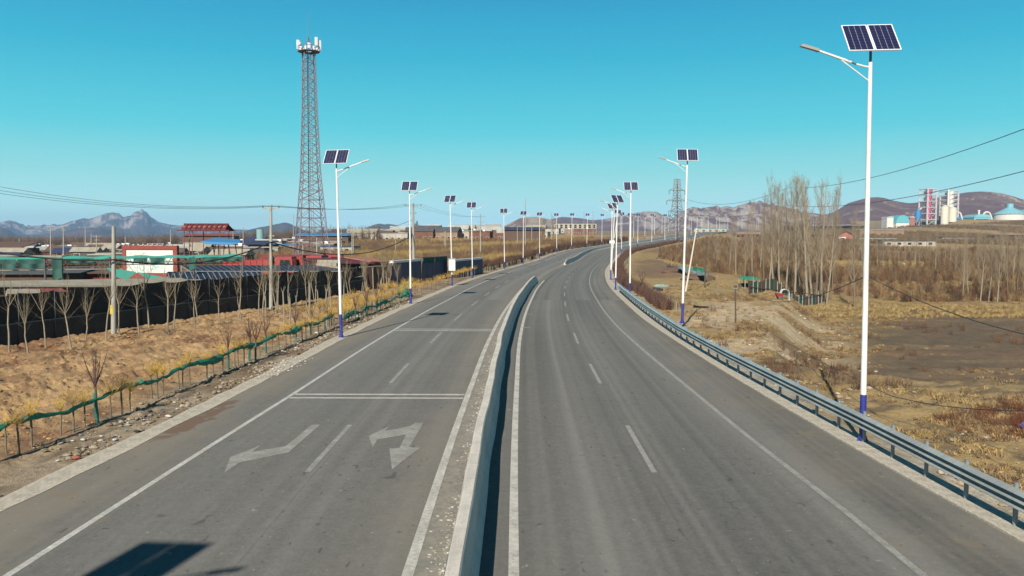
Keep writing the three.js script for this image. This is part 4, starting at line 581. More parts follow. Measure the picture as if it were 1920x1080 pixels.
concretePole('D', 'far concrete pole with a cross arm between the fourth and fifth left lamps', 901, 482, 401, 262, { r: .24, arms: [[-1, 3, .2], [-2.6, 2, .2]] });
const far = [[95, 482, 421, 205, 2], [119, 482, 421, 205, 2], [160, 466, 426, 300, 0], [171, 462, 436, 330, 0], [181, 480, 440, 215, 2], [36, 465, 447, 320, 0], [235, 463, 444, 330, 0], [320, 463, 430, 330, 0], [437, 455, 431, 360, 0], [456, 458, 426, 340, 0], [568, 492, 448, 170, 0], [594, 497, 445, 160, 0], [640, 498, 430, 180, 0], [660, 478, 428, 230, 1], [662.5, 482, 432, 250, 1], [742, 470, 440, 300, 0], [833, 462, 434, 380, 0], [835, 470, 433, 330, 0], [985, 443, 372, 330, 0], [997, 452, 420, 420, 0], [970, 462, 425, 360, 0], [1034, 447, 420, 430, 0], [1095, 440, 396, 500, 0], [1112, 436, 396, 520, 0], [550, 450, 400, 420, 0]];
far.sort((a, b) => a[0] - b[0]).forEach(([u, vb, vt, D, arms], i) => concretePole('f' + i, `distant slim pole over the left fields and village, ${ord(i + 1)} from the left`, u, vb, vt, D, { r: D > 250 ? .2 : .17, hang: 1, group: 'distant poles over the left fields', arms: arms ? [[-.4, 2.2, .2]].concat(arms > 1 ? [[-1.4, 1.4, .2]] : []) : [] }));
for (const o of scene.children) if (/^utility_pole/.test(o.name) && /distant slim/.test(o.userData.label || '')) { const g = H(o.position.x, o.position.z), s = o.children[0]; if (o.position.y > g) { const e = new Geo().seg([0, g - o.position.y - .2, 0], [0, 0, 0], .18, .18, 8); mesh('shaft', e, MAT.pole, o); } }
concretePole('T', 'thin dark timber pole on the pale rubble slope right of the second right lamp', 1379, 620, 535, 68, { r: .075, mat: MAT.wood, name: 'timber_pole', arms: [[-.25, .4, .4]] });
concretePole('U', 'leaning dark timber pole behind the second right lamp', 1321, 541, 443, 118, { ut: 1325.5, r: .12, mat: MAT.wood, name: 'timber_pole' });
concretePole('V', 'whitish pole leaning to the right behind the second right lamp', 1285, 533, 428, 108, { ut: 1306, r: .13, mat: M(.66, .62, .56, .8), name: 'leaning_pole' });
{ const p = ground(1237, 486), D = -p[2], t = thing('braced_post', 'short black post with a long slanting brace below the curve', 'post', p); const h = yOf(457, D) - p[1]; mesh('post', new Geo().seg([0, -.3, 0], [.1, h, 0], .16, .14, 8, true), MAT.wood, t); const b = sub(at(1223, 492, D), p), e = sub(at(1249, 464, D), p); mesh('brace', new Geo().seg([b[0], b[1] - .3, .4], [e[0], e[1], 0], .13, .11, 7, true), MAT.wood, t); }
function wire(label, pts, r, name = 'wire') { // hanging between points with a sag each
  const o = pts[0].p, t = new Geo(), L = []; for (let i = 0; i < pts.length - 1; i++) { const a = pts[i].p, b = pts[i + 1].p, s = pts[i].sag || .5, n = 18; for (let k = 0; k <= n; k++) { const f = k / n; L.push(sub([lerp(a[0], b[0], f), lerp(a[1], b[1], f) - 4 * s * f * (1 - f), lerp(a[2], b[2], f)], o)); } }
  const m = mesh(numbered(name), t.path(L, r, 5), MAT.cable, scene); m.position.set(...o); return tag(m, label, name === 'wire' ? 'wire' : 'cable');
}
const W3 = (u, v, D, sag) => ({ p: at(u, v, D), sag });
['top', 'middle', 'lowest'].forEach((nm, i) => { const b = poleTops.B.ins[i], c = poleTops.C.ins[i]; wire(`thin overhead wire, ${nm} of the three running left from the cross-arm pole`, [{ ...W3(-160, [318, 328, 336][i], 60), sag: 1.0 }, { p: b, sag: .55 }, { p: c, sag: .8 }, { p: poleTops.D.ins[i] }], .014); });
wire('thick black cable drooping across the net canopy from pole to pole', [{ ...W3(-80, 458, 52), sag: .35 }, { p: at(213, 487, 56.7), sag: 1.0 }, { p: at(508, 454, 76.8), sag: 2.0 }, { p: at(774, 440, 125.8) }], .06, 'cable');
wire('thin lower cable slanting up to the tall pole by the second lamp', [{ ...W3(560, 450, 160), sag: 1.2 }, { p: at(774, 412, 125.8) }], .03, 'cable');
wire('upper power line crossing the sky at the right', [{ ...W3(2100, 172, 90), sag: 3 }, { p: at(1478, 352, 260), sag: 4 }, { p: at(1283, 372, 400) }], .055, 'power_line');
wire('lower power line crossing the sky at the right', [{ ...W3(2100, 272, 90), sag: 2.6 }, { p: at(1480, 385, 250), sag: 3 }, { p: at(1290, 397, 400) }], .055, 'power_line');
wire('black cable slung from the nearest lamp pole to the poplars', [{ ...W3(1626, 517, 27), sag: 1.0 }, { p: at(1390, 540, 68) }], .014, 'cable');
wire('black cable falling from the nearest lamp pole to the right', [{ ...W3(1626, 517, 27), sag: .35 }, { p: at(2080, 655, 20) }], .016, 'cable');
wire('thin black cable low over the spoil heap at the right', [{ ...W3(1390, 585, 68), sag: .3 }, { p: at(1670, 742, 30), sag: .25 }, { p: at(2050, 766, 20) }], .014, 'cable');

// ---------------------------------------------------------------- yards behind the dark wall
// net canopy
{
  const D = 70, a = at(-70, 486, D), b = at(455, 486, 82), o = [a[0], 0, a[2]], t = thing('net_canopy', 'turquoise shade net canopy on posts behind the dark wall at the left', 'canopy', o), V = sub(b, a), dir = norm([V[0], 0, V[2]]), nz = [-dir[2], 0, dir[0]], L = Math.hypot(V[0], V[2]);
  const P = (s, y, k = 0) => [dir[0] * s + nz[0] * k, y, dir[2] * s + nz[2] * k];
  const yT = yOf(483, 74), g = new Geo(), n = 60; const top = (s, k) => P(s, yT + .12 * (fbm(s * .5, k * .7, 3) - .5) - .10 * Math.sin(s * 1.1) ** 2 + (k < 0 ? .1 : -.12), k);
  for (let i = 0; i < n; i++) for (const [k0, k1] of [[-2.4, -1.2], [-1.2, 0]]) g.quad(top(L * i / n, k1), top(L * (i + 1) / n, k1), top(L * (i + 1) / n, k0), top(L * i / n, k0)); mesh('net_roof', g, MAT.canopy, t);
  // hanging skirts, gathered in folds
  const skirt = (a0, a1, h, k, mat) => { for (let s0 = a0; s0 < a1;) { const s1 = Math.min(a1, s0 + rr(.8, 2.6)); if (rnd() < .8) flap(s0, s1, h * rr(.45, 1.05), k, mat); s0 = s1 + rr(0, .25); } };
  const flap = (s0, s1, h, k, mat) => { const q = new Geo(), m = 26; const pt = (i, j) => { const s = lerp(s0, s1, i / m); return P(s, yT - .1 - j * h * (.75 + .5 * fbm(s * .8, 7.7, 2)), k + .10 * Math.sin(s * 5 + j * 2) * j); }; for (let i = 0; i < m; i++) for (let j = 0; j < 2; j++) q.quad(pt(i, (j + 1) / 2), pt(i + 1, (j + 1) / 2), pt(i + 1, j / 2), pt(i, j / 2)); mesh('hanging_net', q, mat, t); };
  const sU = (u) => (u + 70) / 525 * L; const thin = MAT.canopyThin;
  skirt(0, sU(66), 1.0, .05, thin); skirt(sU(48), sU(70), 1.7, .1, thin); skirt(sU(80), sU(97), 2.4, .1, thin); skirt(sU(105), sU(180), .6, .05, thin); skirt(sU(230), sU(352), .9, .05, thin); skirt(sU(340), sU(354), 1.4, .1, thin); skirt(sU(370), sU(452), .8, .05, thin);
  const q = new Geo(); const A = (u, y, k) => P(sU(u), y, k); const y1 = yOf(503, 74), y2 = yOf(534, 72); q.tri(A(178, y1, .3), A(215, y2 + .2, .4), A(235, yOf(512, 74), .2)); q.tri(A(235, yOf(512, 74), .2), A(262, y2, .4), A(300, y2 + .25, .2)); q.tri(A(178, y1, .3), A(196, y2 + .5, .4), A(215, y2 + .2, .4)); mesh('drooping_net', q, MAT.canopy, t);
  for (const u of [-20, 67, 97, 185, 350, 455]) mesh('post', new Geo().seg(A(u, -.5, 0), A(u, yT, 0), .11, .09, 7), MAT.darkSteel, t);
  for (const v of [493, 500, 505]) mesh('rail', new Geo().seg(A(-60, yOf(v, 74), -.1), A(v === 493 ? 452 : 190, yOf(v + 1, 74), -.1), .045, .045, 5), v === 505 ? MAT.cream : MAT.darkSteel, t);
  const truss = new Geo(); for (let u = 0; u < 450; u += 14) truss.seg(A(u, yT - .1, -1), A(u + 7, yT - .75, -1), .03, .03, 4).seg(A(u + 7, yT - .75, -1), A(u + 14, yT - .1, -1), .03, .03, 4); truss.seg(A(0, yT - .75, -1), A(450, yT - .75, -1), .035, .035, 4); mesh('roof_truss', truss, MAT.darkSteel, t);
}
function slab(name, label, cat, u0, u1, D0, D1, vF, vB, depth, mat, o = {}) { // shed with a lean-to roof rising away from us
  const a = at(u0, vF, D0), b = at(u1, vF, D1), p = [a[0], 0, a[2]], t = thing(name, label, cat, p), V = sub(b, a), L = Math.hypot(V[0], V[2]), d = [V[0] / L, 0, V[2] / L], nz = [d[2], 0, -d[0]], yf = a[1], yf1 = b[1], yb = yOf(vB, D0 + depth), yb1 = yOf(o.vB1 || vB, D1 + depth); const th = o.th || .12;
  const Q = (s, k, y) => [d[0] * s + nz[0] * k, y, d[2] * s + nz[2] * k];
  const n = o.n || Math.max(1, Math.round(L / 2.4)); for (let i = 0; i < n; i++) { const s0 = L * i / n + .01, s1 = L * (i + 1) / n - .01, f = (s) => lerp(yf, yf1, s / L), bk = (s) => lerp(yb, yb1, s / L); mesh('roof_sheet', new Geo().hex([Q(s0, -.4, f(s0) - th), Q(s1, -.4, f(s1) - th), Q(s1, depth, bk(s1) - th), Q(s0, depth, bk(s0) - th), Q(s0, -.4, f(s0)), Q(s1, -.4, f(s1)), Q(s1, depth, bk(s1)), Q(s0, depth, bk(s0))]), mat, t); }
  if (!o.open) { const W = o.wall || MAT.brown; mesh('wall', new Geo().hex([Q(.1, 0, -.6), Q(L - .1, 0, -.6), Q(L - .1, depth - .3, -.6), Q(.1, depth - .3, -.6), Q(.1, 0, yf - th - .02), Q(L - .1, 0, yf1 - th - .02), Q(L - .1, depth - .3, Math.max(yb, yf) - th - .06), Q(.1, depth - .3, Math.max(yb1, yf1) - th - .06)].map((q, i) => i === 6 || i === 7 ? [q[0], Math.min(q[1], (i === 6 ? yb1 : yb) - th - .02), q[2]] : q)), W, t); }
  else for (let i = 0; i <= n; i += o.every || 1) { mesh('post', new Geo().seg(Q(L * i / n, .1, -.5), Q(L * i / n, .1, lerp(yf, yf1, i / n) - th), .07, .07, 6), o.postMat || MAT.steel, t); mesh('post', new Geo().seg(Q(L * i / n, depth - .3, -.5), Q(L * i / n, depth - .3, lerp(yb, yb1, i / n) - th), .07, .07, 6), o.postMat || MAT.steel, t); }
  return { t, Q, L, yf, yf1, yb, yb1, depth };
}
slab('shed', 'low cream-roofed shed just behind the dark wall at far left', 'shed', -30, 402, 59, 72, 535, 525, 6.5, MAT.cream, { vB1: 519, wall: MAT.brown });
slab('shed', 'dark flat-roofed shed in the yard below the net canopy', 'shed', -40, 150, 76, 78, 512, 503, 6, MAT.roofGrey, { wall: MAT.brown });
slab('shed', 'rust-brown shed right of the dark one below the canopy', 'shed', 152, 232, 80, 82, 511, 505, 5, MAT.brown, { wall: MAT.redDull });
slab('lean_to', 'small cream lean-to roof at the left picture edge', 'lean-to', 12, 76, 54, 55, 547, 541, 2.2, MAT.cream, { open: true, n: 3 });
slab('lean_to', 'small red lean-to roof beside the cream one at left', 'lean-to', 50, 126, 55.5, 57, 546, 540, 2, MAT.redDull, { open: true, n: 3 });
// arrays of dark solar modules on a sloping frame
function solarArray(label, u0, u1, D0, D1, vF, vB, depth, cols, rows) {
  const r = slab('solar_array', label, 'solar array', u0, u1, D0, D1, vF, vB, depth, MAT.moduleFrame, { open: true, th: .07, n: Math.max(2, Math.round(cols / 5)), every: 1 }), { t, Q, L } = r;
  for (let i = 0; i < cols; i++) for (let j = 0; j < rows; j++) { const s0 = L * i / cols + .05, s1 = L * (i + 1) / cols - .05, k0 = -.35 + (depth + .35) * j / rows + .03, k1 = -.35 + (depth + .35) * (j + 1) / rows - .03, Y = (s, k) => lerp(lerp(r.yf, r.yf1, s / L), lerp(r.yb, r.yb1, s / L), (k + .4) / (depth + .4)) + .03; mesh('solar_module', new Geo().hex([Q(s0, k0, Y(s0, k0) - .025), Q(s1, k0, Y(s1, k0) - .025), Q(s1, k1, Y(s1, k1) - .025), Q(s0, k1, Y(s0, k1) - .025), Q(s0, k0, Y(s0, k0)), Q(s1, k0, Y(s1, k0)), Q(s1, k1, Y(s1, k1)), Q(s0, k1, Y(s0, k1))]), MAT.module, t); }
}
solarArray('front row of dark solar modules above the wall, left of the pole', 318, 500, 77, 81, 524, 509.5, 3.0, 17, 2);
solarArray('rear row of dark solar modules behind the front one', 354, 640, 86, 97, 508, 497.5, 2.8, 26, 1);
// painted screen wall in a red frame
{
  const cv = document.createElement('canvas'); cv.width = 512; cv.height = 256; const x = cv.getContext('2d'); x.fillStyle = '#e4e9e4'; x.fillRect(0, 0, 512, 256);
  for (let k = 0; k < 70; k++) { const X = k < 40 ? rr(0, 260) : rr(260, 512), Y = rr(k < 40 ? 20 : 120, 230); x.strokeStyle = `rgba(${60 + rr(0, 50) | 0},${150 + rr(0, 40) | 0},${140 + rr(0, 30) | 0},${rr(.2, .55)})`; x.lineWidth = rr(2, 7); x.beginPath(); x.moveTo(X, Y); x.lineTo(X + rr(-40, 40), Y + rr(-22, 22)); x.lineTo(X + rr(-50, 50), Y + rr(-14, 30)); x.stroke(); }
  const tx = new THREE.CanvasTexture(cv); tx.colorSpace = THREE.SRGBColorSpace;
  const D = 108, a = at(234, 520, D), b = at(360, 520, 111), p = [a[0], 0, a[2]], t = thing('screen_wall', 'white mural screen wall in a red frame with faint green painting', 'screen wall', p), w = b[0] - a[0], y0 = yOf(519, D), y1 = yOf(460.5, D), ry = .12;
  const bb = (nm, cx, yb, ww, hh, dd, m, dz = 0) => mesh(nm, new Geo().box(cx, yb, dz, ww, hh, dd, 0), m, t); t.rotation.y = -.18;
  bb('base_band', w / 2, y0 - .2, w - .02, .75, .42, MAT.redDull); bb('frame_top', w / 2, y1 - .5, w + .25, .5, .5, MAT.redDull); bb('frame_side', .12, y0 + .55, .5, y1 - y0 - 1.05, .46, MAT.redDull); bb('frame_side', w - .2, y0 + .55, .6, y1 - y0 - 1.05, .46, MAT.redDull); bb('plinth', w / 2, -.5, w + .1, y0 + .3, .5, MAT.brown);
  const pm = new Geo().quad([.37, y0 + .55, .1], [w - .5, y0 + .55, .1], [w - .5, y1 - .5, .1], [.37, y1 - .5, .1]); for (let i = 0; i < 4; i++) { pm.t[i * 2] = [0, 1, 1, 0][i]; pm.t[i * 2 + 1] = [0, 0, 1, 1][i]; } mesh('mural', pm, new THREE.MeshStandardMaterial({ map: tx, roughness: .8, color: new THREE.Color().setRGB(.67, .67, .67), side: THREE.DoubleSide }), t);
  const cap = new Geo(); for (let i = 0; i < 12; i++) cap.blob(i / 11 * w, y1 + .08, 0, .12, .16, .12, 1); mesh('cap_stones', cap, MAT.roofPale, t);
}
// raised pavilion roof with tiles, blue canopy on slanting struts
{
  const D = 150, a = at(345, 431, D), b = at(429, 431, D), p = [a[0], 0, a[2]], t = thing('pavilion', 'dark red tiled pavilion roof raised on tall thin posts', 'pavilion', p), w = b[0] - a[0], y0 = yOf(431, D), y1 = yOf(421, D);
  for (let i = 0; i < 9; i++) { const x = w * (i + .06) / 9, x1 = w * (i + .94) / 9; mesh('roof_bay', new Geo().hex([[x, y0, 1.6], [x1, y0, 1.6], [x1, y1 - .05, 0], [x, y1 - .05, 0], [x, y0 + .12, 1.6], [x1, y0 + .12, 1.6], [x1, y1 + .06, 0], [x, y1 + .06, 0]]), i % 2 ? MAT.maroon : M(.16, .03, .035, .7), t); mesh('scallop', new Geo().blob((x + x1) / 2, lerp(y0, y1, .55), .95, .26, .17, .2, 1), MAT.pink, t); }
  mesh('back_slope', new Geo().quad([-.4, y0, -1.6], [w + .4, y0, -1.6], [w, y1, 0], [0, y1, 0]), MAT.maroon, t); mesh('eave', new Geo().box(w / 2, y0 - .22, 1.5, w + 1.2, .22, .25).box(w / 2, y0 - .22, -1.5, w + 1.2, .22, .25).seg([0, y1 + .1, 0], [w, y1 + .1, 0], .13, .13, 6), MAT.maroon, t);
  for (const [x, z] of [[.5, 1.2], [w * .24, 1.2], [w * .38, -1.2], [w * .85, 1.2], [w - .4, -1.2], [.5, -1.2]]) mesh('post', new Geo().seg([x - .15, -.5, z], [x, y0 - .2, z], .10, .08, 7), M(.22, .10, .09, .8), t);
}
{
  const D = 132, a = at(384, 453, D), b = at(455, 455, D), p = [a[0], 0, a[2]], t = thing('canopy', 'bright blue sheet canopy on slanting dark struts', 'canopy', p), w = b[0] - a[0], y = yOf(453, D);
  mesh('sheet', new Geo().quad([-.2, y + .05, 1.5], [w, y - .2, 1.5], [w - 1.2, y + .35, -2.5], [.8, y + .6, -2.5]), MAT.roofBlue, t); mesh('fascia', new Geo().quad([.8, y - .42, 1.5], [w * .8, y - .50, 1.5], [w, y - .2, 1.5], [-.2, y + .05, 1.5]), MAT.roofBlue, t);
  for (const [x0, x1] of [[.9, 2.2], [2.0, 2.0], [3.0, 2.6], [4.0, 4.9], [4.8, 5.6], [5.8, 5.8], [1.6, .7]]) mesh('strut', new Geo().seg([x1, -.5, rr(-.5, .8)], [x0, y - .3, rr(-1, 1)], .07, .07, 6), MAT.wood, t);
}
// red lorries parked in the yard
function lorry(label, u, D, turn, L) {
  const p = at(u, 520, D); p[1] = H(p[0], p[2]); const t = thing('lorry', label, 'lorry', p, turn, 'red lorries in the yard'), g = new Geo();
  mesh('cargo_bed', new Geo().box(0, 1.25, 0, L, .15, 2.4).box(0, 1.4, 1.16, L, 1.5, .08).box(0, 1.4, -1.16, L, 1.5, .08).box(-L / 2 + .04, 1.4, 0, .08, 1.5, 2.24).box(L / 2 - .04, 1.4, 0, .08, 1.9, 2.24), MAT.red, t);
  for (let i = 0; i < 8; i++) mesh('bed_rib', new Geo().box(-L / 2 + .3 + (L - .6) * i / 7, 1.4, 1.23, .10, 1.5, .06), MAT.redDull, t);
  const cb = mesh('cab', new Geo().hex([[L / 2 + .35, .8, 1.2], [L / 2 + 2.2, .8, 1.2], [L / 2 + 2.2, .8, -1.2], [L / 2 + .35, .8, -1.2], [L / 2 + .35, 3.25, 1.12], [L / 2 + 1.9, 3.25, 1.12], [L / 2 + 1.9, 3.25, -1.12], [L / 2 + .35, 3.25, -1.12]]), MAT.red, t); mesh('side_window', new Geo().quad([L / 2 + .8, 2.05, 1.19], [L / 2 + 1.9, 2.05, 1.19], [L / 2 + 1.75, 2.95, 1.15], [L / 2 + .8, 2.95, 1.15]), MAT.glass, cb); mesh('windscreen', new Geo().quad([L / 2 + 2.06, 2.0, 1.0], [L / 2 + 2.06, 2.0, -1.0], [L / 2 + 1.95, 3.05, -1.0], [L / 2 + 1.95, 3.05, 1.0]), MAT.glass, cb);
  mesh('chassis', new Geo().box(.6, .75, 0, L + 2.6, .3, 1), MAT.darkSteel, t); t.scale.setScalar(1.36); for (const x of [-L / 2 + .9, -L / 2 + 2.1, L / 2 + 1.2]) for (const z of [1.05, -1.05]) { const w = mesh('wheel', new Geo().seg([x, .5, z - .15], [x, .5, z + .15], .5, .5, 14, true), MAT.darkSteel, t); mesh('rim', new Geo().seg([x, .5, z - .17], [x, .5, z + .17], .25, .25, 10, true), MAT.steel, w); }
}
lorry('red lorry whose ribbed bed shows left of the cross-arm pole', 470, 108, .05, 4.6); lorry('red lorry in the yard right of the cross-arm pole', 535, 112, -.08, 4.4); lorry('red lorry by two slim poles, deeper in the yard', 575, 122, .1, 4.0);
{ const t = slab('shed', 'long red-roofed shed behind the lorries', 'shed', 486, 596, 124, 126, 484, 477, 5, MAT.redDull, { wall: MAT.maroon }); }
slab('shed', 'dark red-brown shed roof right of the first left lamp', 'shed', 596, 700, 103, 108, 493, 483, 5, MAT.maroon, { wall: M(.06, .03, .03, .9) });
slab('shed', 'pink corrugated shed roof beside the white hoarding cap', 'shed', 690, 728, 108, 112, 490, 481, 4, MAT.pink, { wall: MAT.brown });
{ const a = at(632, 560, 98), p = [a[0], H(a[0], a[2]) - .3, a[2]], b = at(598, 560, 98), t = thing('block_wall', 'short cream block wall between the sheds near the first left lamp', 'wall', p); const y = yOf(487, 98) - p[1]; for (let r = 0; r < 8; r++) for (let c = 0; c < 4; c++) mesh('block', new Geo().box(-c * .62 - .3 + (r % 2 ? .15 : 0), y - 3.2 + r * .4, 0, .6, .385, .25 + .02 * hash(r, c)), MAT.cream, t); }
for (const [u0, v0, u1, v1, D] of [[602, 528, 680, 518, 97], [674, 501, 736, 498, 104]]) { const a = at(u0, v0, D), b = at(u1, v1, D + 8), t = thing('pipe_rail', v0 > 510 ? 'pale pipe slung along the dark wall right of the first left lamp' : 'pale horizontal pipe above the wall before the hoardings', 'pipe', a); mesh('pipe', new Geo().seg([0, 0, 0], sub(b, a), .07, .07, 8, true), MAT.cream, t); mesh('bracket', new Geo().seg(sub(b, a), add(sub(b, a), [.1, 1.0, 0]), .05, .05, 6), MAT.cream, t); }
// clutter in the yards: stacked goods under the sheds
for (const [u, v, D, w, h, m, lb] of [[175, 515, 84, 7, 1.5, MAT.maroon, 'rust-red stack under the net canopy at left'], [60, 518, 82, 6, 2.2, MAT.brown, 'dark stack of timber under the canopy at far left'], [420, 492, 110, 4, 1.2, MAT.redDull, 'red stack left of the lorries'], [650, 495, 118, 9, 1.2, MAT.darkSteel, 'dark heap of scrap behind the red-brown shed']]) { const p = at(u, v, D); p[1] = H(p[0], p[2]); const t = thing('stack', lb, 'stack', p); for (let k = 0; k < 10; k++) mesh('bundle', new Geo().box(rr(-w / 2, w / 2), rr(0, .2) + (k % 3) * h * .33, rr(-.8, .8), rr(1, 2), h * .33, rr(.6, 1.1), rr(-.2, .2)), m, t); }

// ---------------------------------------------------------------- the village beyond the fields
function house(label, group, x, z, w, dp, h, wall, roof, ry, gable, dish) {
  const y = H(x, z) - .6, t = thing('house', label, 'house', [x, y, z], ry, group); h += .6; mesh('wall', new Geo().box(0, 0, 0, w, h, dp), wall, t);
  if (gable) mesh('roof', new Geo().hex([[-w / 2 - .3, h, dp / 2 + .4], [w / 2 + .3, h, dp / 2 + .4], [w / 2 + .3, h, -dp / 2 - .4], [-w / 2 - .3, h, -dp / 2 - .4], [-w / 2 - .3, h + dp * .3, .05], [w / 2 + .3, h + dp * .3, .05], [w / 2 + .3, h + dp * .3, -.05], [-w / 2 - .3, h + dp * .3, -.05]]), roof, t);
  else { const r = mesh('roof', new Geo().box(0, h, 0, w + .5, .28, dp + .6), roof, t); if (dish) mesh('water_heater', new Geo().box(rr(-w / 4, w / 4), h + .28, 0, 1.6, .9, .9), MAT.capWhite, r); }
  const n = Math.max(1, Math.floor(w / 3.2)); for (let i = 0; i < n; i++) { const cx = (i + .5) / n * w - w / 2; if (i === (n >> 1)) mesh('door', new Geo().box(cx, .6, dp / 2, 1.1, 2.1, .12), MAT.maroon, t); else { const f = mesh('window', new Geo().box(cx, 1.5, dp / 2, 1.7, 1.3, .12), MAT.capWhite, t); mesh('pane', new Geo().box(cx, 1.6, dp / 2 + .04, 1.5, 1.1, .08), MAT.glass, f); } }
  return t;
}
{
  const build = (n, u0, u1, Da, Db, txt, group, walls, roofs, sz) => { const L = []; for (let i = 0; i < n; i++) { const u = lerp(u0, u1, (i + .5) / n) + rr(-6, 6), D = rr(Da, Db); L.push([u, D]); } L.sort((a, b) => a[0] - b[0]); L.forEach(([u, D], i) => { const x = xOf(u, D), wi = Math.floor(rr(0, walls.length)), ri = Math.floor(rr(0, roofs.length)); house(`${walls[wi][1]} house, ${roofs[ri][1]} roof, ${txt}, ${ord(i + 1)} from the left`, group, x, -D, rr(8, 15) * sz, rr(6, 8) * sz, rr(3, 3.8) * sz, walls[wi][0], roofs[ri][0], rr(-.25, .25), rnd() < .3, rnd() < .4); }); };
  const W1 = [[MAT.brick, 'brick'], [MAT.brickPale, 'pale brick'], [MAT.plaster, 'plastered'], [MAT.brick, 'brick']], R1 = [[MAT.roofPale, 'whitish'], [MAT.roofGrey, 'grey'], [MAT.roofGrey, 'grey'], [MAT.cream, 'sandy']];
  build(40, 640, 1010, 500, 640, 'beyond the golden fields', 'houses beyond the golden fields', W1, R1, 1.45);
  build(26, 655, 1100, 660, 900, 'at the far village back', 'houses at the back of the far village', W1, R1, 1.6);
  build(105, -60, 500, 190, 480, 'low left village', 'houses of the low left village', [[MAT.brick, 'brick'], [MAT.brown, 'dark brown'], [MAT.plaster, 'plastered'], [MAT.roofGrey, 'grey']], [[MAT.roofGrey, 'grey'], [MAT.roofNavy, 'navy'], [MAT.roofGrey, 'grey'], [MAT.brown, 'brown'], [MAT.cream, 'sandy'], [MAT.roofPale, 'whitish']], .72);
  build(20, 430, 650, 280, 460, 'behind the telephone mast', 'houses behind the telephone mast', W1, [[MAT.roofGrey, 'grey'], [MAT.roofNavy, 'navy'], [MAT.roofPale, 'whitish'], [MAT.roofBlue, 'blue']], .85);
  for (const [u, v, D, w, h, m, lb] of [[606, 442, 400, 26, 1.2, MAT.roofBlue, 'long shed with bright blue roof right of the mast'], [492, 458, 300, 10, 1.2, MAT.roofNavy, 'shed with navy sheet roof left of the mast'], [396, 442, 420, 26, .8, MAT.redDull, 'shed with long red roof behind the pavilion'], [125, 467, 300, 24, .8, MAT.roofPale, 'long pale-roofed shed left of the screen wall'], [983, 431, 480, 24, 1.5, MAT.roofNavy, 'navy-roofed shed before the pale hill'], [12, 465, 230, 14, 1.6, MAT.brown, 'dark brown shed at the left picture edge'], [722, 433, 620, 50, 1.4, MAT.roofPale, 'long white-roofed hall behind the brick row']]) { const p = at(u, v, D), y = H(p[0], p[2]) - .5, hh = Math.max(p[1] - y, 2), t = thing('shed', lb, 'shed', [p[0], y, p[2]]); mesh('wall', new Geo().box(0, 0, 0, w, hh, 8), MAT.brown, t); for (let k = 0; k < 5; k++) mesh('roof_sheet', new Geo().hex([[w * (k / 5 - .5) + .03, hh, 5], [w * ((k + 1) / 5 - .5) - .03, hh, 5], [w * ((k + 1) / 5 - .5) - .03, hh + h, -4], [w * (k / 5 - .5) + .03, hh + h, -4], [w * (k / 5 - .5) + .03, hh + .2, 5], [w * ((k + 1) / 5 - .5) - .03, hh + .2, 5], [w * ((k + 1) / 5 - .5) - .03, hh + h + .2, -4], [w * (k / 5 - .5) + .03, hh + h + .2, -4]]), m, t); }
  { const p = at(488, 442, 380), t = thing('water_tank', 'slim pale turquoise water tank tower left of the mast', 'water tank', [p[0], H(p[0], p[2]), p[2]]), h = yOf(430, 380) - H(p[0], p[2]); mesh('tank', new Geo().seg([0, 0, 0], [0, h, 0], 1.7, 1.7, 14, true), M(.22, .40, .42, .7), t); mesh('ladder', new Geo().seg([1.8, 0, .3], [1.8, h, .3], .06, .06, 4).seg([1.8, 0, -.3], [1.8, h, -.3], .06, .06, 4), MAT.steel, t); }
  { const p = at(1078, 440, 900), y = H(p[0], p[2]), t = thing('apartment_block', 'wide pale many-windowed block beyond the left lamp row', 'building', [p[0], y - 3, p[2]]), w = 46, h = Math.max(8, yOf(419, 900) - y) + 3; mesh('wall', new Geo().box(0, 0, 0, w, h, 12), MAT.plaster, t); for (let f = 0; f < 4; f++) for (let c = 0; c < 9; c++) mesh('window', new Geo().box((c + .5) / 9 * w - w / 2, 4 + f * (h - 5) / 4, 6, 2.6, 1.7, .2), MAT.glass, t); mesh('roof', new Geo().box(0, h, 0, w + 1, .6, 13), MAT.roofGrey, t); }
  // at the right: small pink gabled house, long brick sheds, pale yard walls
  const hp = (u, v, D) => { const p = at(u, v, D); return [p[0], -D]; };
  { const [x, z] = hp(1587, 443, 520); const t = thing('house', 'small pink gabled house with white front left of the nearest lamp', 'house', [x, H(x, z) - .5, z], -.5); mesh('wall', new Geo().box(0, 0, 0, 9, 4.2, 7).tri([-4.5, 4.2, 3.5], [4.5, 4.2, 3.5], [0, 6.4, 3.5]).tri([4.5, 4.2, -3.5], [-4.5, 4.2, -3.5], [0, 6.4, -3.5]), MAT.pink, t); mesh('front', new Geo().box(-2, .4, 3.55, 4, 2.8, .1), MAT.capWhite, t); mesh('window', new Geo().box(-1.6, 1.4, 3.64, 2, 1.3, .08), MAT.glass, t); mesh('roof', new Geo().quad([-5, 4, 4], [-5, 4, -4], [0, 6.6, -4], [0, 6.6, 4]).quad([0, 6.6, 4], [0, 6.6, -4], [5, 4, -4], [5, 4, 4]), MAT.maroon, t); }
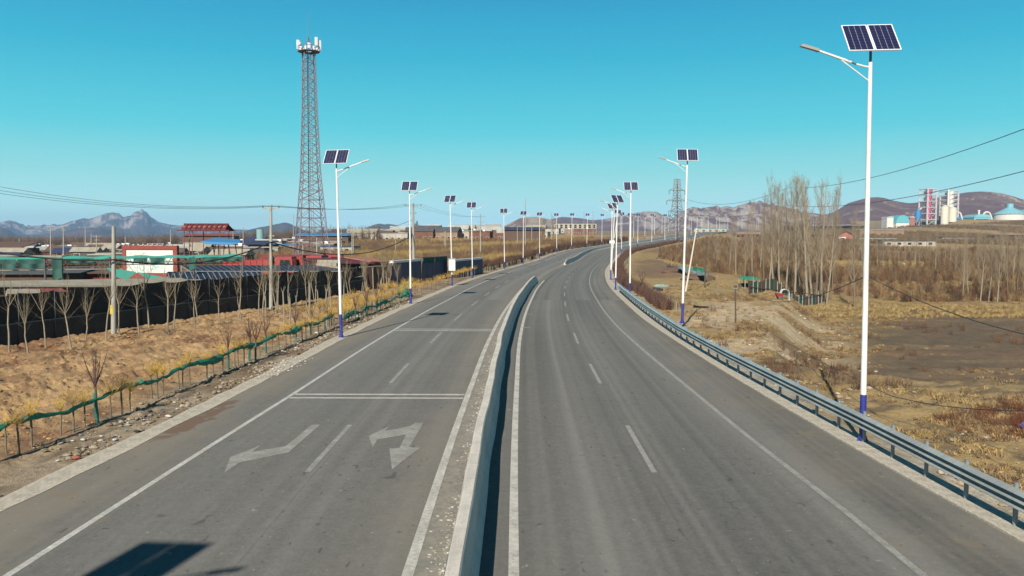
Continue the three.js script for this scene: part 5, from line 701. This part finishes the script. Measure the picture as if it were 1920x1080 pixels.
  for (const [u, v, D, w, h, wl, rf, lb] of [[1650, 428, 640, 34, 4.5, MAT.brickPale, MAT.roofPale, 'long low brick shed behind the nearest lamp pole'], [1640, 446, 500, 22, 2.0, MAT.cream, MAT.roofPale, 'pale yard wall with white cap right of the pink house'], [1700, 452, 430, 26, 2.6, MAT.plaster, MAT.roofGrey, 'low greyish sheds among the right scrub'], [1790, 442, 520, 20, 2.5, MAT.plaster, MAT.roofGrey, 'grey-roofed low building below the cement works'], [1895, 439, 520, 26, 3.6, MAT.brown, MAT.roofNavy, 'dark low building at the right picture edge'], [1400, 433, 560, 16, 3, MAT.brick, MAT.roofPale, 'small brick hut with white roof behind the poplars'], [1330, 428, 760, 30, 3.4, MAT.plaster, MAT.plantTeal, 'turquoise-roofed shed beyond the curve'], [1545, 437, 560, 16, 3, MAT.brick, MAT.roofGrey, 'brick hut left of the pink house']]) { const [x, z] = hp(u, v, D); const t = thing('shed', lb, 'shed', [x, H(x, z) - .8, z], rr(-.1, .1)); h; mesh('wall', new Geo().box(0, 0, 0, w, h + .8, 8), wl, t); mesh('roof', new Geo().box(0, h + .8, 0, w + .8, .4, 9), rf, t); for (let k = 0; k < 5; k++) mesh('window', new Geo().box((k + .5) / 5 * w - w / 2, 1.5, 4, 1.8, 1.1, .14), MAT.glass, t); }
}
// ---------------------------------------------------------------- cement works on the rise at the right
{
  const D = 1500, base = (u, v = 412) => { const p = at(u, v, D); return [p[0], Math.min(p[1], H(p[0], p[2])) - 2, p[2]]; }, s = PX(D);
  const tower = (label, u, w, vt, pink) => { const p = base(u), h = yOf(vt, D) - p[1], t = thing('preheater_tower', label, 'tower', p, .3), nF = 7, W = w * s; const fr = M(.62, .62, .64, .7);
    for (const [x, z] of [[-1, -1], [1, -1], [1, 1], [-1, 1]]) mesh('column', new Geo().box(x * W / 2, 0, z * W / 2, 2.0, h, 2.0), fr, t);
    for (let f = 1; f <= nF; f++) { const y = h * f / nF; mesh('floor', new Geo().box(0, y - 1.3, 0, W + 2.6, 1.3, W + 2.6), fr, t); mesh('diagonal_brace', new Geo().seg([-W / 2, y - h / nF, W / 2], [W / 2, y - .8, W / 2], .45, .45, 4), fr, t); }
    for (let f = pink ? 2 : 1; f < nF; f++) { const y = h * f / nF, m = pink ? (f % 2 ? MAT.plantPink : MAT.plantPink) : MAT.plantWhite; mesh('cyclone', new Geo().lathe(-W * .2, y, W * .32, [[1.2, 0], [W * .30, h / nF * .3], [W * .30, h / nF * .8], [1.2, h / nF * .98]], 12), m, t); mesh('machine_housing', new Geo().box(W * .12, y, -W * .15, W * .5, h / nF * .62, W * .45), MAT.plantWhite, t); mesh('stair', new Geo().seg([W / 2 + 1.4, y - h / nF, -W / 2], [W / 2 + 1.4, y, W / 2], .5, .5, 4), fr, t); mesh('duct', new Geo().seg([W * .25, y, W * .2], [W * .3, y + h / nF, -W * .1], 1.5, 1.5, 8).lathe(W * .28, y, -W * .2, [[.8, 0], [W * .16, h / nF * .3], [W * .16, h / nF * .85], [.8, h / nF]], 10), MAT.plantWhite, t); }
    if (!pink) mesh('stack', new Geo().seg([-W / 2 - 2, 0, W / 2], [-W / 2 - 2, h + 3, W / 2], 2, 1.7, 12, true), MAT.plantWhite, t); };
  tower('cement works tower with magenta cyclones in a steel frame', 1738.5, 20, 354, true); tower('cement works tower of grey lattice behind the white silos', 1778.5, 21, 358, false);
  for (const [u, w, v, lb] of [[1758, 13.5, 388, 'left of two white cement silos between the towers'], [1772.5, 14, 391, 'right of two white cement silos between the towers']]) { const p = base(u); p[2] += 24; const h = yOf(v, D) - p[1], t = thing('silo', lb, 'silo', p); mesh('shell', new Geo().seg([0, 0, 0], [0, h, 0], w * s / 2, w * s / 2, 24, true), M(.72, .68, .58, .8), t); mesh('roof', new Geo().lathe(0, h, 0, [[w * s / 2 + .4, 0], [w * s * .2, 2], [0, 2.2]], 24), MAT.plantWhite, t); }
  const box = (name, label, u, w, v0, v1, dp, wall, roof, o = {}) => { const p = base(u, v0), h = yOf(v1, D) - p[1], t = thing(name, label, o.cat || 'industrial hall', p), W = w * s; mesh('wall', new Geo().box(0, 0, 0, W, h * (o.f || .55), dp), wall, t); const y = h * (o.f || .55); const g = new Geo(); const n = 7; for (let i = 0; i < n; i++) { const a = Math.PI * i / n, b = Math.PI * (i + 1) / n, P = (q, z) => [-Math.cos(q) * (W / 2 + .6), y + Math.sin(q) * (h - y), z]; g.quad(P(a, dp / 2 + 1), P(b, dp / 2 + 1), P(b, -dp / 2 - 1), P(a, -dp / 2 - 1)); g.tri(P(a, dp / 2 + .9), [0, y, dp / 2 + .9], P(b, dp / 2 + .9)); } mesh('roof', g, roof, t); mesh('window_band', new Geo().box(0, h * .22, dp / 2, W * .8, h * .1, .3), MAT.glass, t); };
  box('hall', 'white block hall left of the turquoise vaulted roof', 1664, 12, 414, 406.5, 22, MAT.plantWhite, MAT.plantWhite, { f: .95 }); box('hall', 'turquoise vaulted hall left of the magenta tower', 1683, 24, 414, 403.5, 40, MAT.plantWhite, MAT.plantTeal); box('hall', 'blue shed between the silos and the domed store', 1830, 30, 414, 402, 40, MAT.plantBlue, MAT.plantBlue); box('hall', 'small deep blue shed at the foot of the grey tower', 1793, 9, 414, 407, 18, MAT.roofBlue, MAT.roofBlue); box('hall', 'pale blue roof at the right end of the cement works', 1935, 40, 412, 392, 40, MAT.plantWhite, MAT.plantBlue); box('hall', 'low pink pump house left of the magenta tower', 1706, 9, 414, 405.5, 18, MAT.pink, MAT.roofPale, { f: .9 });
  { const p = base(1721, 414), h = yOf(392, D) - p[1], t = thing('silo', 'blue hopper on legs just left of the magenta tower', 'hopper', p); mesh('hopper', new Geo().lathe(0, h * .45, 0, [[1.5, 0], [5.5, h * .22], [5.5, h * .42], [2, h * .55]], 16), MAT.roofBlue, t); for (const [x, z] of [[-4, 4], [4, 4], [4, -4], [-4, -4]]) mesh('leg', new Geo().seg([x, 0, z], [x, h * .6, z], .5, .5, 6), MAT.steel, t); mesh('chute', new Geo().seg([0, h * .95, 0], [12, h * 1.1, 0], 1, 1, 8), MAT.plantWhite, t); }
  { const p = base(1893, 414), t = thing('domed_store', 'large light blue conical dome roof on a white drum at the right', 'domed store', p), r = 31 * s * .9, y0 = yOf(402, D) - p[1], y1 = yOf(389.5, D) - p[1]; mesh('drum', new Geo().seg([0, 0, 0], [0, y0, 0], r, r, 36), MAT.plantWhite, t); for (let k = 0; k < 24; k++) { const a = k / 24 * 6.2832, b = (k + .98) / 24 * 6.2832, R = r + 1.5, q = r * .22; mesh('roof_panel', new Geo().quad([Math.cos(b) * R, y0, Math.sin(b) * R], [Math.cos(a) * R, y0, Math.sin(a) * R], [Math.cos(a) * q, y1, Math.sin(a) * q], [Math.cos(b) * q, y1, Math.sin(b) * q]), MAT.plantBlue, t); } mesh('lantern', new Geo().seg([0, y1 - 1, 0], [0, yOf(382, D) - p[1], 0], r * .22, r * .2, 18, true), MAT.plantBlue, t); }
  for (const [u, w, v, lb] of [[1797, 10, 398, 'white bent duct right of the grey tower'], [1850, 14, 397, 'white arched duct left of the domed store']]) { const p = base(u, 413), h = yOf(v, D) - p[1], t = thing('duct', lb, 'duct', p), g = new Geo(), W = w * s, L = [[-W / 2, 0, 0]]; for (let k = 0; k <= 8; k++) { const a = Math.PI * (1 - k / 8 * .8); L.push([Math.cos(a) * W / 2, h * .55 + Math.sin(a) * h * .42, 0]); } L.push([W * .7, h * .2, 0]); mesh('tube', g.path(L, 1.7, 8), MAT.plantWhite, t); mesh('support', new Geo().seg([0, 0, 0], [0, h * .9, 0], .6, .6, 6), MAT.steel, t); }
  { const p = base(1835, 413), t = thing('chimney', 'slim white chimney beside the blue shed', 'chimney', p), h = yOf(394, D) - p[1]; mesh('shaft', new Geo().seg([0, 0, 0], [0, h, 0], 2, 1.7, 12, true), MAT.plantWhite, t); mesh('top_ring', new Geo().seg([0, h - 1.5, 0], [0, h, 0], 2.3, 2.3, 12, true), MAT.capWhite, t); }
}
// ---------------------------------------------------------------- pen, tarpaulins and rubbish below the curve at the right
{
  { const p = ground(1404, 540), D = -p[2], t = thing('shelter', 'low shelter under a green tarpaulin beside the poplars', 'shelter', p); const k = PX(D), w = 30 * k, y = yOf(523, D) - p[1]; const g = new Geo(), q = (i, j) => [(-.5 + i / 8) * w, y + .35 * (1 - j / 3) - .12 * Math.sin(i * 1.3 + j) ** 2, -1.5 + j * 1.1]; for (let i = 0; i < 8; i++) for (let j = 0; j < 3; j++) g.quad(q(i, j + 1), q(i + 1, j + 1), q(i + 1, j), q(i, j)); mesh('tarpaulin', g, MAT.tarp, t); for (const x of [-.45, -.15, .15, .45]) mesh('post', new Geo().seg([x * w, -.4, 1.7], [x * w, y, 1.7], .06, .06, 6).seg([x * w, -.4, -1.4], [x * w, y + .2, -1.4], .06, .06, 6), MAT.pole, t); mesh('shade_wall', new Geo().box(0, -.3, -1.3, w, y * .7, .08), MAT.wood, t); }
  // pen fence of pale stakes with a dark net
  { const a = ground(1404, 552), b = ground(1546, 566), t = thing('pen_fence', 'dark net fence on pale stakes round the pen under the poplars', 'fence', a), V = sub(b, a), h = 1.8; for (let i = 0; i < 22; i++) { const f = i / 21, x = V[0] * f, z = V[2] * f, y = H(a[0] + x, a[2] + z) - a[1]; mesh('stake', new Geo().seg([x, y - .3, z], [x + rr(-.06, .06), y + h * rr(.85, 1.15), z], .06, .05, 6), i % 3 ? MAT.pole : MAT.wood, t); if (i < 21) { const f2 = (i + 1) / 21, x2 = V[0] * f2, z2 = V[2] * f2, y2 = H(a[0] + x2, a[2] + z2) - a[1]; mesh('net_panel', new Geo().quad([x, y + .1, z - .1], [x2, y2 + .1, z2 - .1], [x2, y2 + h * rr(.7, .95), z2 - .1], [x, y + h * rr(.7, .95), z - .1]), i % 4 === 1 ? MAT.netDark : MAT.wood, t); } } mesh('rail', new Geo().seg([0, .9, .05], [V[0], V[1] + .9, V[2] + .05], .05, .05, 6), MAT.wood, t); }
  { const p = ground(1461, 560), t = thing('cart', 'small red handcart by the pen fence', 'cart', p); t.scale.setScalar(.6); mesh('tub', new Geo().hex([[-.5, .5, .35], [.5, .5, .35], [.5, .5, -.35], [-.5, .5, -.35], [-.75, 1.15, .5], [.75, 1.15, .5], [.75, 1.15, -.5], [-.75, 1.15, -.5]]), MAT.red, t); for (const z of [.45, -.45]) mesh('wheel', new Geo().seg([0, .35, z - .04], [0, .35, z + .04], .35, .35, 14, true), MAT.darkSteel, t); mesh('handle', new Geo().seg([.6, .9, .4], [1.5, 1.1, .4], .03, .03, 6).seg([.6, .9, -.4], [1.5, 1.1, -.4], .03, .03, 6), MAT.wood, t); }
  { const p = ground(1471, 562), t = thing('bent_sheet', 'white bent sheet standing by the red handcart', 'sheet', p); const g = new Geo(), L = [[-.5, 0], [-.5, .9], [-.35, 1.25], [0, 1.35], [.35, 1.2], [.5, .85], [.5, 0]]; for (let i = 1; i < L.length; i++) g.hex([[L[i - 1][0], L[i - 1][1], .3], [L[i][0], L[i][1], .3], [L[i][0], L[i][1], -.3], [L[i - 1][0], L[i - 1][1], -.3], [L[i - 1][0] * .94, L[i - 1][1] - .02, .3], [L[i][0] * .94, L[i][1] - .03, .3], [L[i][0] * .94, L[i][1] - .03, -.3], [L[i - 1][0] * .94, L[i - 1][1] - .02, -.3]]); mesh('sheet', g, MAT.capWhite, t); }
  // rubbish hollow with plastic sheets behind the second lamp
  { const a = ground(1250, 505), b = ground(1325, 530), t = thing('plastic_cover', 'sagging greenish plastic sheets over a dark rubbish hollow behind the leaning pole', 'sheeting', a), V = sub(b, a); const sh = (f0, f1, w, y, m, k) => { const g = new Geo(), n = 9, q = (i, j) => { const f = lerp(f0, f1, i / n), s = (j - 1.5) * w / 3; return [V[0] * f + s * .2, V[1] * f + y + .5 * Math.sin(i * 1.7 + j * 2 + k) * .35 + (j === 0 ? -.6 : 0), V[2] * f - s]; }; for (let i = 0; i < n; i++) for (let j = 0; j < 3; j++) g.quad(q(i, j), q(i + 1, j), q(i + 1, j + 1), q(i, j + 1)); mesh('sheet', g, m, t); }; sh(.35, 1.0, 6, 1.5, M(.26, .34, .33, .5), 0); sh(0, .4, 3, 1.0, M(.10, .085, .07, .9), 2); sh(.72, .98, 3.0, 1.9, MAT.tarp, 4); mesh('rubbish', new Geo().blob(V[0] * .3, V[1] * .3 + .2, V[2] * .3 + 2, 3.6, .9, 1.6, 2).blob(V[0] * .8, V[1] * .8, V[2] * .8 + 2.4, 3.2, 1.1, 1.6, 2), MAT.brown, t); for (const f of [.1, .3, .55, .8]) mesh('prop', new Geo().seg([V[0] * f, V[1] * f - .5, V[2] * f + 2.2], [V[0] * f, V[1] * f + 1.4, V[2] * f + 2.2], .08, .07, 6), MAT.pole, t); }
  { const p = ground(1236, 538), t = thing('plastic_sheet', 'crumpled pale turquoise plastic lying on the grass right of the third right lamp', 'sheeting', p); t.scale.setScalar(.62); mesh('sheet', new Geo().blob(0, .1, 0, 1.7, .45, 1.1, 3).blob(1.4, .05, .3, .9, .3, .7, 2), M(.27, .38, .36, .6), t); const p2 = ground(1224, 546), t2 = thing('black_sack', 'flat black sack on the grass before the turquoise plastic', 'sack', p2); mesh('sack', new Geo().blob(0, .1, 0, 1.3, .3, .5, 2), MAT.cable, t2); mesh('knot', new Geo().blob(1.2, .16, 0, .2, .15, .14, 1), MAT.cable, t2); }
  { const p = ground(1205, 555); const t = plantTree('dark_shrub', KIT.dark, 3, 'small dark bare tree behind the right guardrail end', 'tree', p, 1, 1.3, null, [MAT.twigDark, MAT.twigDark]); }
  { const p = ground(1908, 806), t = thing('blue_tarpaulin', 'corner of a folded blue tarpaulin at the right edge beyond the guardrail', 'tarpaulin', p); mesh('cloth', new Geo().blob(.7, .05, 0, .6, .2, .35, 2), M(.06, .12, .45, .6), t); mesh('fold', new Geo().blob(.9, .2, -.1, .35, .1, .2, 2), M(.06, .12, .45, .6), t); }
}
// ---------------------------------------------------------------- scrub, grass, hedges, stones and litter: nobody could count them
function scatter(name, label, cat, geo, mat, list, cols) { const im = new THREE.InstancedMesh(geo instanceof Geo ? geo.build() : geo, mat, list.length), m = new THREE.Matrix4(), q = new THREE.Quaternion(), e = new THREE.Euler(), c = new THREE.Color(); list.forEach((p, i) => { e.set(p[6] || 0, p[5] ?? rr(0, 6.28), p[7] || 0); m.compose(new THREE.Vector3(p[0], p[1], p[2]), q.setFromEuler(e), new THREE.Vector3(p[3], p[4], p[3])); im.setMatrixAt(i, m); const k = p[8] || pick(cols), s = rr(.75, 1.2); im.setColorAt(i, c.setRGB(k[0] * s, k[1] * s, k[2] * s)); }); im.name = numbered(name); im.castShadow = im.receiveShadow = true; im.userData.kind = 'stuff'; scene.add(im); return tag(im, label, cat); }
const W1M = M(1, 1, 1, .95);
const bush = (n, h, sp) => { const g = new Geo(); for (let k = 0; k < n; k++) { const b = branch(g, [rr(-.3, .3) * sp, -.1, rr(-.3, .3) * sp], dirOf(rr(0, 6.28), rr(.05, .7) * sp), h * rr(.6, 1), .016 * h, 3, .12, 3); for (let j = 0; j < 3; j++) branch(g, b.pts[1 + Math.floor(rr(0, 2.9))], norm(add(b.d, dirOf(rr(0, 6.28), 1.2), .8)), h * rr(.2, .4), .009 * h, 1, 0, 3); } return g; };
const tuft = (n, h) => { const g = new Geo(); for (let k = 0; k < n; k++) { const a = rr(0, 6.28), r = rr(0, .16), d = dirOf(rr(0, 6.28), rr(.1, .9)), w = rr(.008, .018), s = [Math.cos(a) * w, 0, Math.sin(a) * w], p = [Math.cos(a * 3) * r, -.02, Math.sin(a * 3) * r], m = add(p, d, h * .55), e = add(add(p, d, h * rr(.8, 1)), [d[0] * .1, -h * .12, d[2] * .1]); g.quad(sub(p, s), add(p, s), add(m, s, .7), sub(m, s, .7)); g.tri(sub(m, s, .7), add(m, s, .7), e); } return g; };
const place = (n, f) => { const L = []; for (let i = 0; i < n * 6 && L.length < n; i++) { const p = f(); if (p) L.push(p); } return L; };
const frust = (D, m = 1.06) => rr(-1, 1) * D * .6275 * m;
const red = [[.15, .075, .045], [.18, .10, .055], [.21, .125, .07], [.12, .07, .05]], gold = [[.42, .29, .11], [.36, .25, .11], [.45, .33, .15], [.30, .20, .09]], browns = [[.24, .165, .09], [.19, .12, .07], [.30, .21, .11]];
scatter('scrub', 'brown winter scrub covering the low ground right of the curve', 'scrub', bush(16, 1.6, 1), W1M, place(9500, () => { const D = 125 + 420 * Math.pow(rnd(), 1.3), x = frust(D); if (off(x, D) < terraceStart(D) + 6 || x < 0) return; const n = fbm(x * .025 + 2, -D * .018, 4), b = sstep(140, 175, D); if (n < .49 - .05 * sstep(180, 240, D) || rnd() > .35 + b) return; return [x, H(x, -D), -D, rr(.7, 1.5), rr(.6, 1.35)]; }), [...red, [.27, .14, .08], [.24, .125, .07], ...browns, [.34, .25, .13], [.40, .29, .14]]);
scatter('scrub', 'golden brown weeds of the fallow fields left of the road', 'scrub', bush(14, 2.0, .8), W1M, place(16000, () => { const D = 140 + 380 * Math.pow(rnd(), 1.2), x = -rr(-.1, .3) * D; if (off(x, D) > edgeL(D) - 5 || (D < 165 && off(x, D) < -30)) return; const n = fbm(x * .06 + 5, D * .03, 4) + rr(-.10, .10) + (D > 300 ? .05 : 0); return [x, H(x, -D), -D, rr(.7, 1.5), rr(.55, 1.2), undefined, 0, 0, n < .44 ? pick([[.46, .32, .11], [.50, .36, .14], [.40, .27, .09]]) : n < .54 ? pick([[.34, .24, .10], [.28, .19, .09], [.38, .29, .14]]) : pick([[.22, .125, .07], [.17, .095, .055], [.26, .16, .09]])]; }), [...gold, ...gold, ...browns, [.46, .34, .13], [.12, .075, .045], red[2], red[1]]);
scatter('hedge', 'dark brown bare hedge along the far left road edge', 'hedge', bush(26, 1.9, .8), W1M, place(900, () => { const D = rr(150, 420), e = edgeL(D) - rr(2.2, 4.5); if (D < 255 && fbm(D * .12, 3.1, 2) < .44) return; const p = rp(D, e); return [p[0], H(p[0], p[2]), p[2], rr(.7, 1.1), rr(.8, 1.2)]; }), [[.10, .05, .04], [.13, .065, .045], [.16, .085, .05]]);
scatter('hedge', 'purplish brown bare hedge round the inside of the curve', 'hedge', bush(26, 1.5, .8), W1M, place(1500, () => { const D = rr(80, 430), e = edgeR(D) + (D < 110 ? rr(3.0, 4.0) : rr(1.8, 3.6)); const p = rp(D, e); return [p[0], H(p[0], p[2]) - .05, p[2], rr(.6, .95), rr(.75, 1.05)]; }), [[.125, .065, .06], [.15, .08, .06], [.19, .11, .07]]);
scatter('hedge_stakes', 'pale stakes standing under the roadside hedges', 'stakes', new Geo().seg([0, -.1, 0], [0, 1, 0], .03, .03, 5), W1M, place(520, () => { const r = rnd() < .5, D = r ? rr(78, 240) : rr(140, 420), e = r ? edgeR(D) + 4.4 + (D > 110 ? -.5 : 0) : edgeL(D) - 1.9, p = rp(D, e); return [p[0], H(p[0], p[2]), p[2], 1, rr(.8, 1.1)]; }), [[.40, .42, .30], [.34, .36, .26], [.24, .30, .22]]);
scatter('dry_grass', 'dry straw-coloured grass on the bank and field at the right', 'grass', tuft(14, .24), W1M, place(20000, () => { const D = 14 + 115 * Math.pow(rnd(), 1.25), x = frust(D), d = off(x, D); if (d < edgeR(D) + 1.2 || x < 0) return; if (d < postOff(D) + 2.2 || (D < 46 && rnd() < .6)) return; const c = groundColor(x, -D), s0 = terraceStart(D); if (c[0] < .25 + .08 * rnd() || (c[0] > .48 && rnd() < .92)) return; if (fbm(x * .35, D * .35, 4) < .50) return; return [x, H(x, -D), -D, rr(.7, 1.5), rr(.4, 1.2)]; }), [...gold, ...browns]);
scatter('dry_grass', 'taller dry grass on the golden terraces at the right', 'grass', tuft(16, .6), W1M, place(10000, () => { const D = rr(100, 240), x = frust(D), d = off(x, D); if (d < terraceStart(D) + 4 || x < 0) return; if (fbm(x * .04, D * .09, 3) < .47 + .10 * sstep(125, 105, D + 40 * (fbm(x * .05, 1.5, 3) - .5))) return; return [x, H(x, -D), -D, rr(.8, 1.7), rr(.5, 1.1)]; }), [...gold, [.48, .37, .16]]);
scatter('weeds', 'reddish brown weed clumps on the right bank', 'weeds', bush(18, .8, 1.2), W1M, place(600, () => { const D = 20 + 90 * rnd(), x = frust(D), d = off(x, D); if (d < edgeR(D) + 2.5 || x < 0 || fbm(x * .25 + 4, -D * .25, 4) < .56) return; return [x, H(x, -D), -D, rr(.5, 1.2), rr(.4, .9)]; }), [...red, [.24, .12, .06]]);
{ const p = ground(1888, 800); scatter('weeds', 'rust red weed patch at the right edge by the blue tarpaulin', 'weeds', bush(20, .6, 1), W1M, place(70, () => { const x = p[0] + .2 + 1.3 * (rr(-1, 1) + rr(-1, 1)), z = p[2] + 1.0 * (rr(-1, 1) + rr(-1, 1)); return [x, H(x, z), z, rr(.5, 1), rr(.5, 1)]; }), [[.24, .075, .035], [.19, .06, .03], [.14, .06, .035]]); }
scatter('scrub', 'grey-brown thicket below the cement works at the right', 'scrub', bush(14, 2.3, .9), W1M, place(9000, () => { const D = 480 + 850 * Math.pow(rnd(), 1.2), x = D * rr(.16, .66); if (off(x, Math.min(D, 1280)) < 40 || fbm(x * .012, D * .006, 3) < .42) return; return [x, H(x, -D), -D, rr(.8, 1.5), rr(.6, 1.3)]; }), [...browns, [.27, .21, .14], [.22, .17, .12], red[2]]);
scatter('scrub', 'bare brown garden bushes among the low left village', 'scrub', bush(14, 2.6, .9), W1M, place(5200, () => { const D = rr(170, 560), x = -D * rr(.10, .72); if (off(x, D) > -60) return; return [x, H(x, -D), -D, rr(.7, 1.6), rr(.4, 1.2)]; }), [...browns, [.16, .11, .085], [.20, .13, .09]]);
scatter('far_wood', 'distant bare tree belt on the plain below the mountains', 'wood', bush(16, 6.5, .7), W1M, place(4500, () => { const D = 480 + 800 * rnd(), x = -D * rr(.16, .74); if (fbm(x * .006, D * .004, 3) < .42) return; return [x, H(x, -D), -D, rr(.8, 1.5), rr(.5, 1.3)]; }), [[.15, .105, .085], [.19, .13, .10], [.12, .09, .08], [.23, .165, .115]]);
const stoneG = new Geo().blob(0, .25, 0, 1, .62, .8, 2);
const verge = () => { const D = 13 + 75 * Math.pow(rnd(), 1.5), d = edgeL(D) - .8 - Math.abs(rr(-1, 1) + rr(-1, 1)) * 1.2, p = rp(D, d); return [p, D, d]; };
scatter('stones', 'loose stones and clods along the left verge', 'stones', stoneG, MAT.stone.clone(), place(2600, () => { const [p, D] = verge(); if (fbm(p[0] * .8, p[2] * .5, 3) < .47) return; const s = .02 + .12 * Math.pow(rnd(), 5); return [p[0], H(p[0], p[2]), p[2], s, s * rr(.6, 1)]; }), [[1, 1, 1], [.8, .75, .7], [.65, .55, .45], [1.25, 1.25, 1.25]]);
scatter('clods', 'earth clods on the freshly turned bank', 'soil', stoneG, W1M, place(5000, () => { const D = 18 + 95 * Math.pow(rnd(), 1.4), d = rr(-31, -14.5), p = rp(D, d); if (p[0] < wallX(D) + .6 || fbm(p[0] * .5, p[2] * .5, 3) < .5) return; const s = .03 + .10 * Math.pow(rnd(), 4); return [p[0], H(p[0], p[2]) - s * .2, p[2], s, s * rr(.5, .8)]; }), [[.46, .25, .115], [.28, .155, .075], [.46, .30, .15]]);
scatter('rubble', 'pale broken rubble spilled down the right bank', 'rubble', stoneG, W1M, place(1900, () => { const D = rr(20, 96), s0 = terraceStart(D), d = D < 42 ? rr(13.2, 19) : s0 + rr(-7, 9), p = rp(D, d); if (d < edgeR(D) + 1.4 || fbm(p[0] * .3, p[2] * .3, 4) < (D < 42 ? .5 : .42)) return; const s = .025 + .15 * Math.pow(rnd(), 8); return [p[0], H(p[0], p[2]), p[2], s, s * rr(.5, .9)]; }), [[.46, .38, .27], [.40, .32, .22], [.34, .26, .17], [.48, .43, .34]]);
scatter('rubble', 'pale mortar chips along the left foot of the median barrier', 'rubble', stoneG, W1M, place(2400, () => { const D = 12 + 95 * Math.pow(rnd(), 1.6), d = -.36 - Math.abs(rr(-1, 1)) * rr(.05, .55), p = rp(D, d, .0); if (fbm(D * .5, 6.6, 3) < .42) return; const s = .010 + .05 * Math.pow(rnd(), 4); return [p[0], p[1], p[2], s, s * rr(.3, .7)]; }), [[.42, .40, .36], [.34, .32, .28], [.28, .26, .22], [.50, .48, .44]]);
scatter('litter', 'scraps of rubbish and torn plastic along the left verge', 'litter', new Geo().blob(0, .12, 0, 1, .35, .7, 1), W1M, place(100, () => { const [p, D] = verge(); if (D < 20 || fbm(p[0] * .5 + 8, p[2] * .35, 3) < .5) return; const s = .05 + .11 * rnd() * rnd(); return [p[0], H(p[0], p[2]) + .02, p[2], s, s]; }), [[.62, .62, .60], [.62, .62, .60], [.5, .52, .5], [.36, .30, .22], [.36, .10, .07], [.2, .30, .33], [.05, .05, .05]]);
scatter('sand_spill', 'pale mortar spilled over the kerb before the first left lamp', 'spill', stoneG, W1M, place(170, () => { const D = 39 + 7 * rnd(), d = edgeL(D) - .4 + (rr(-1, 1) + rr(-1, 1)) * .55, p = rp(D, d); return [p[0], .02 + (d < edgeL(D) - .8 ? H(p[0], p[2]) - .02 : 0), p[2], rr(.02, .10), rr(.015, .05)]; }), [[.56, .53, .47], [.48, .44, .37], [.52, .49, .43]]);
renderer.render(scene, camera);
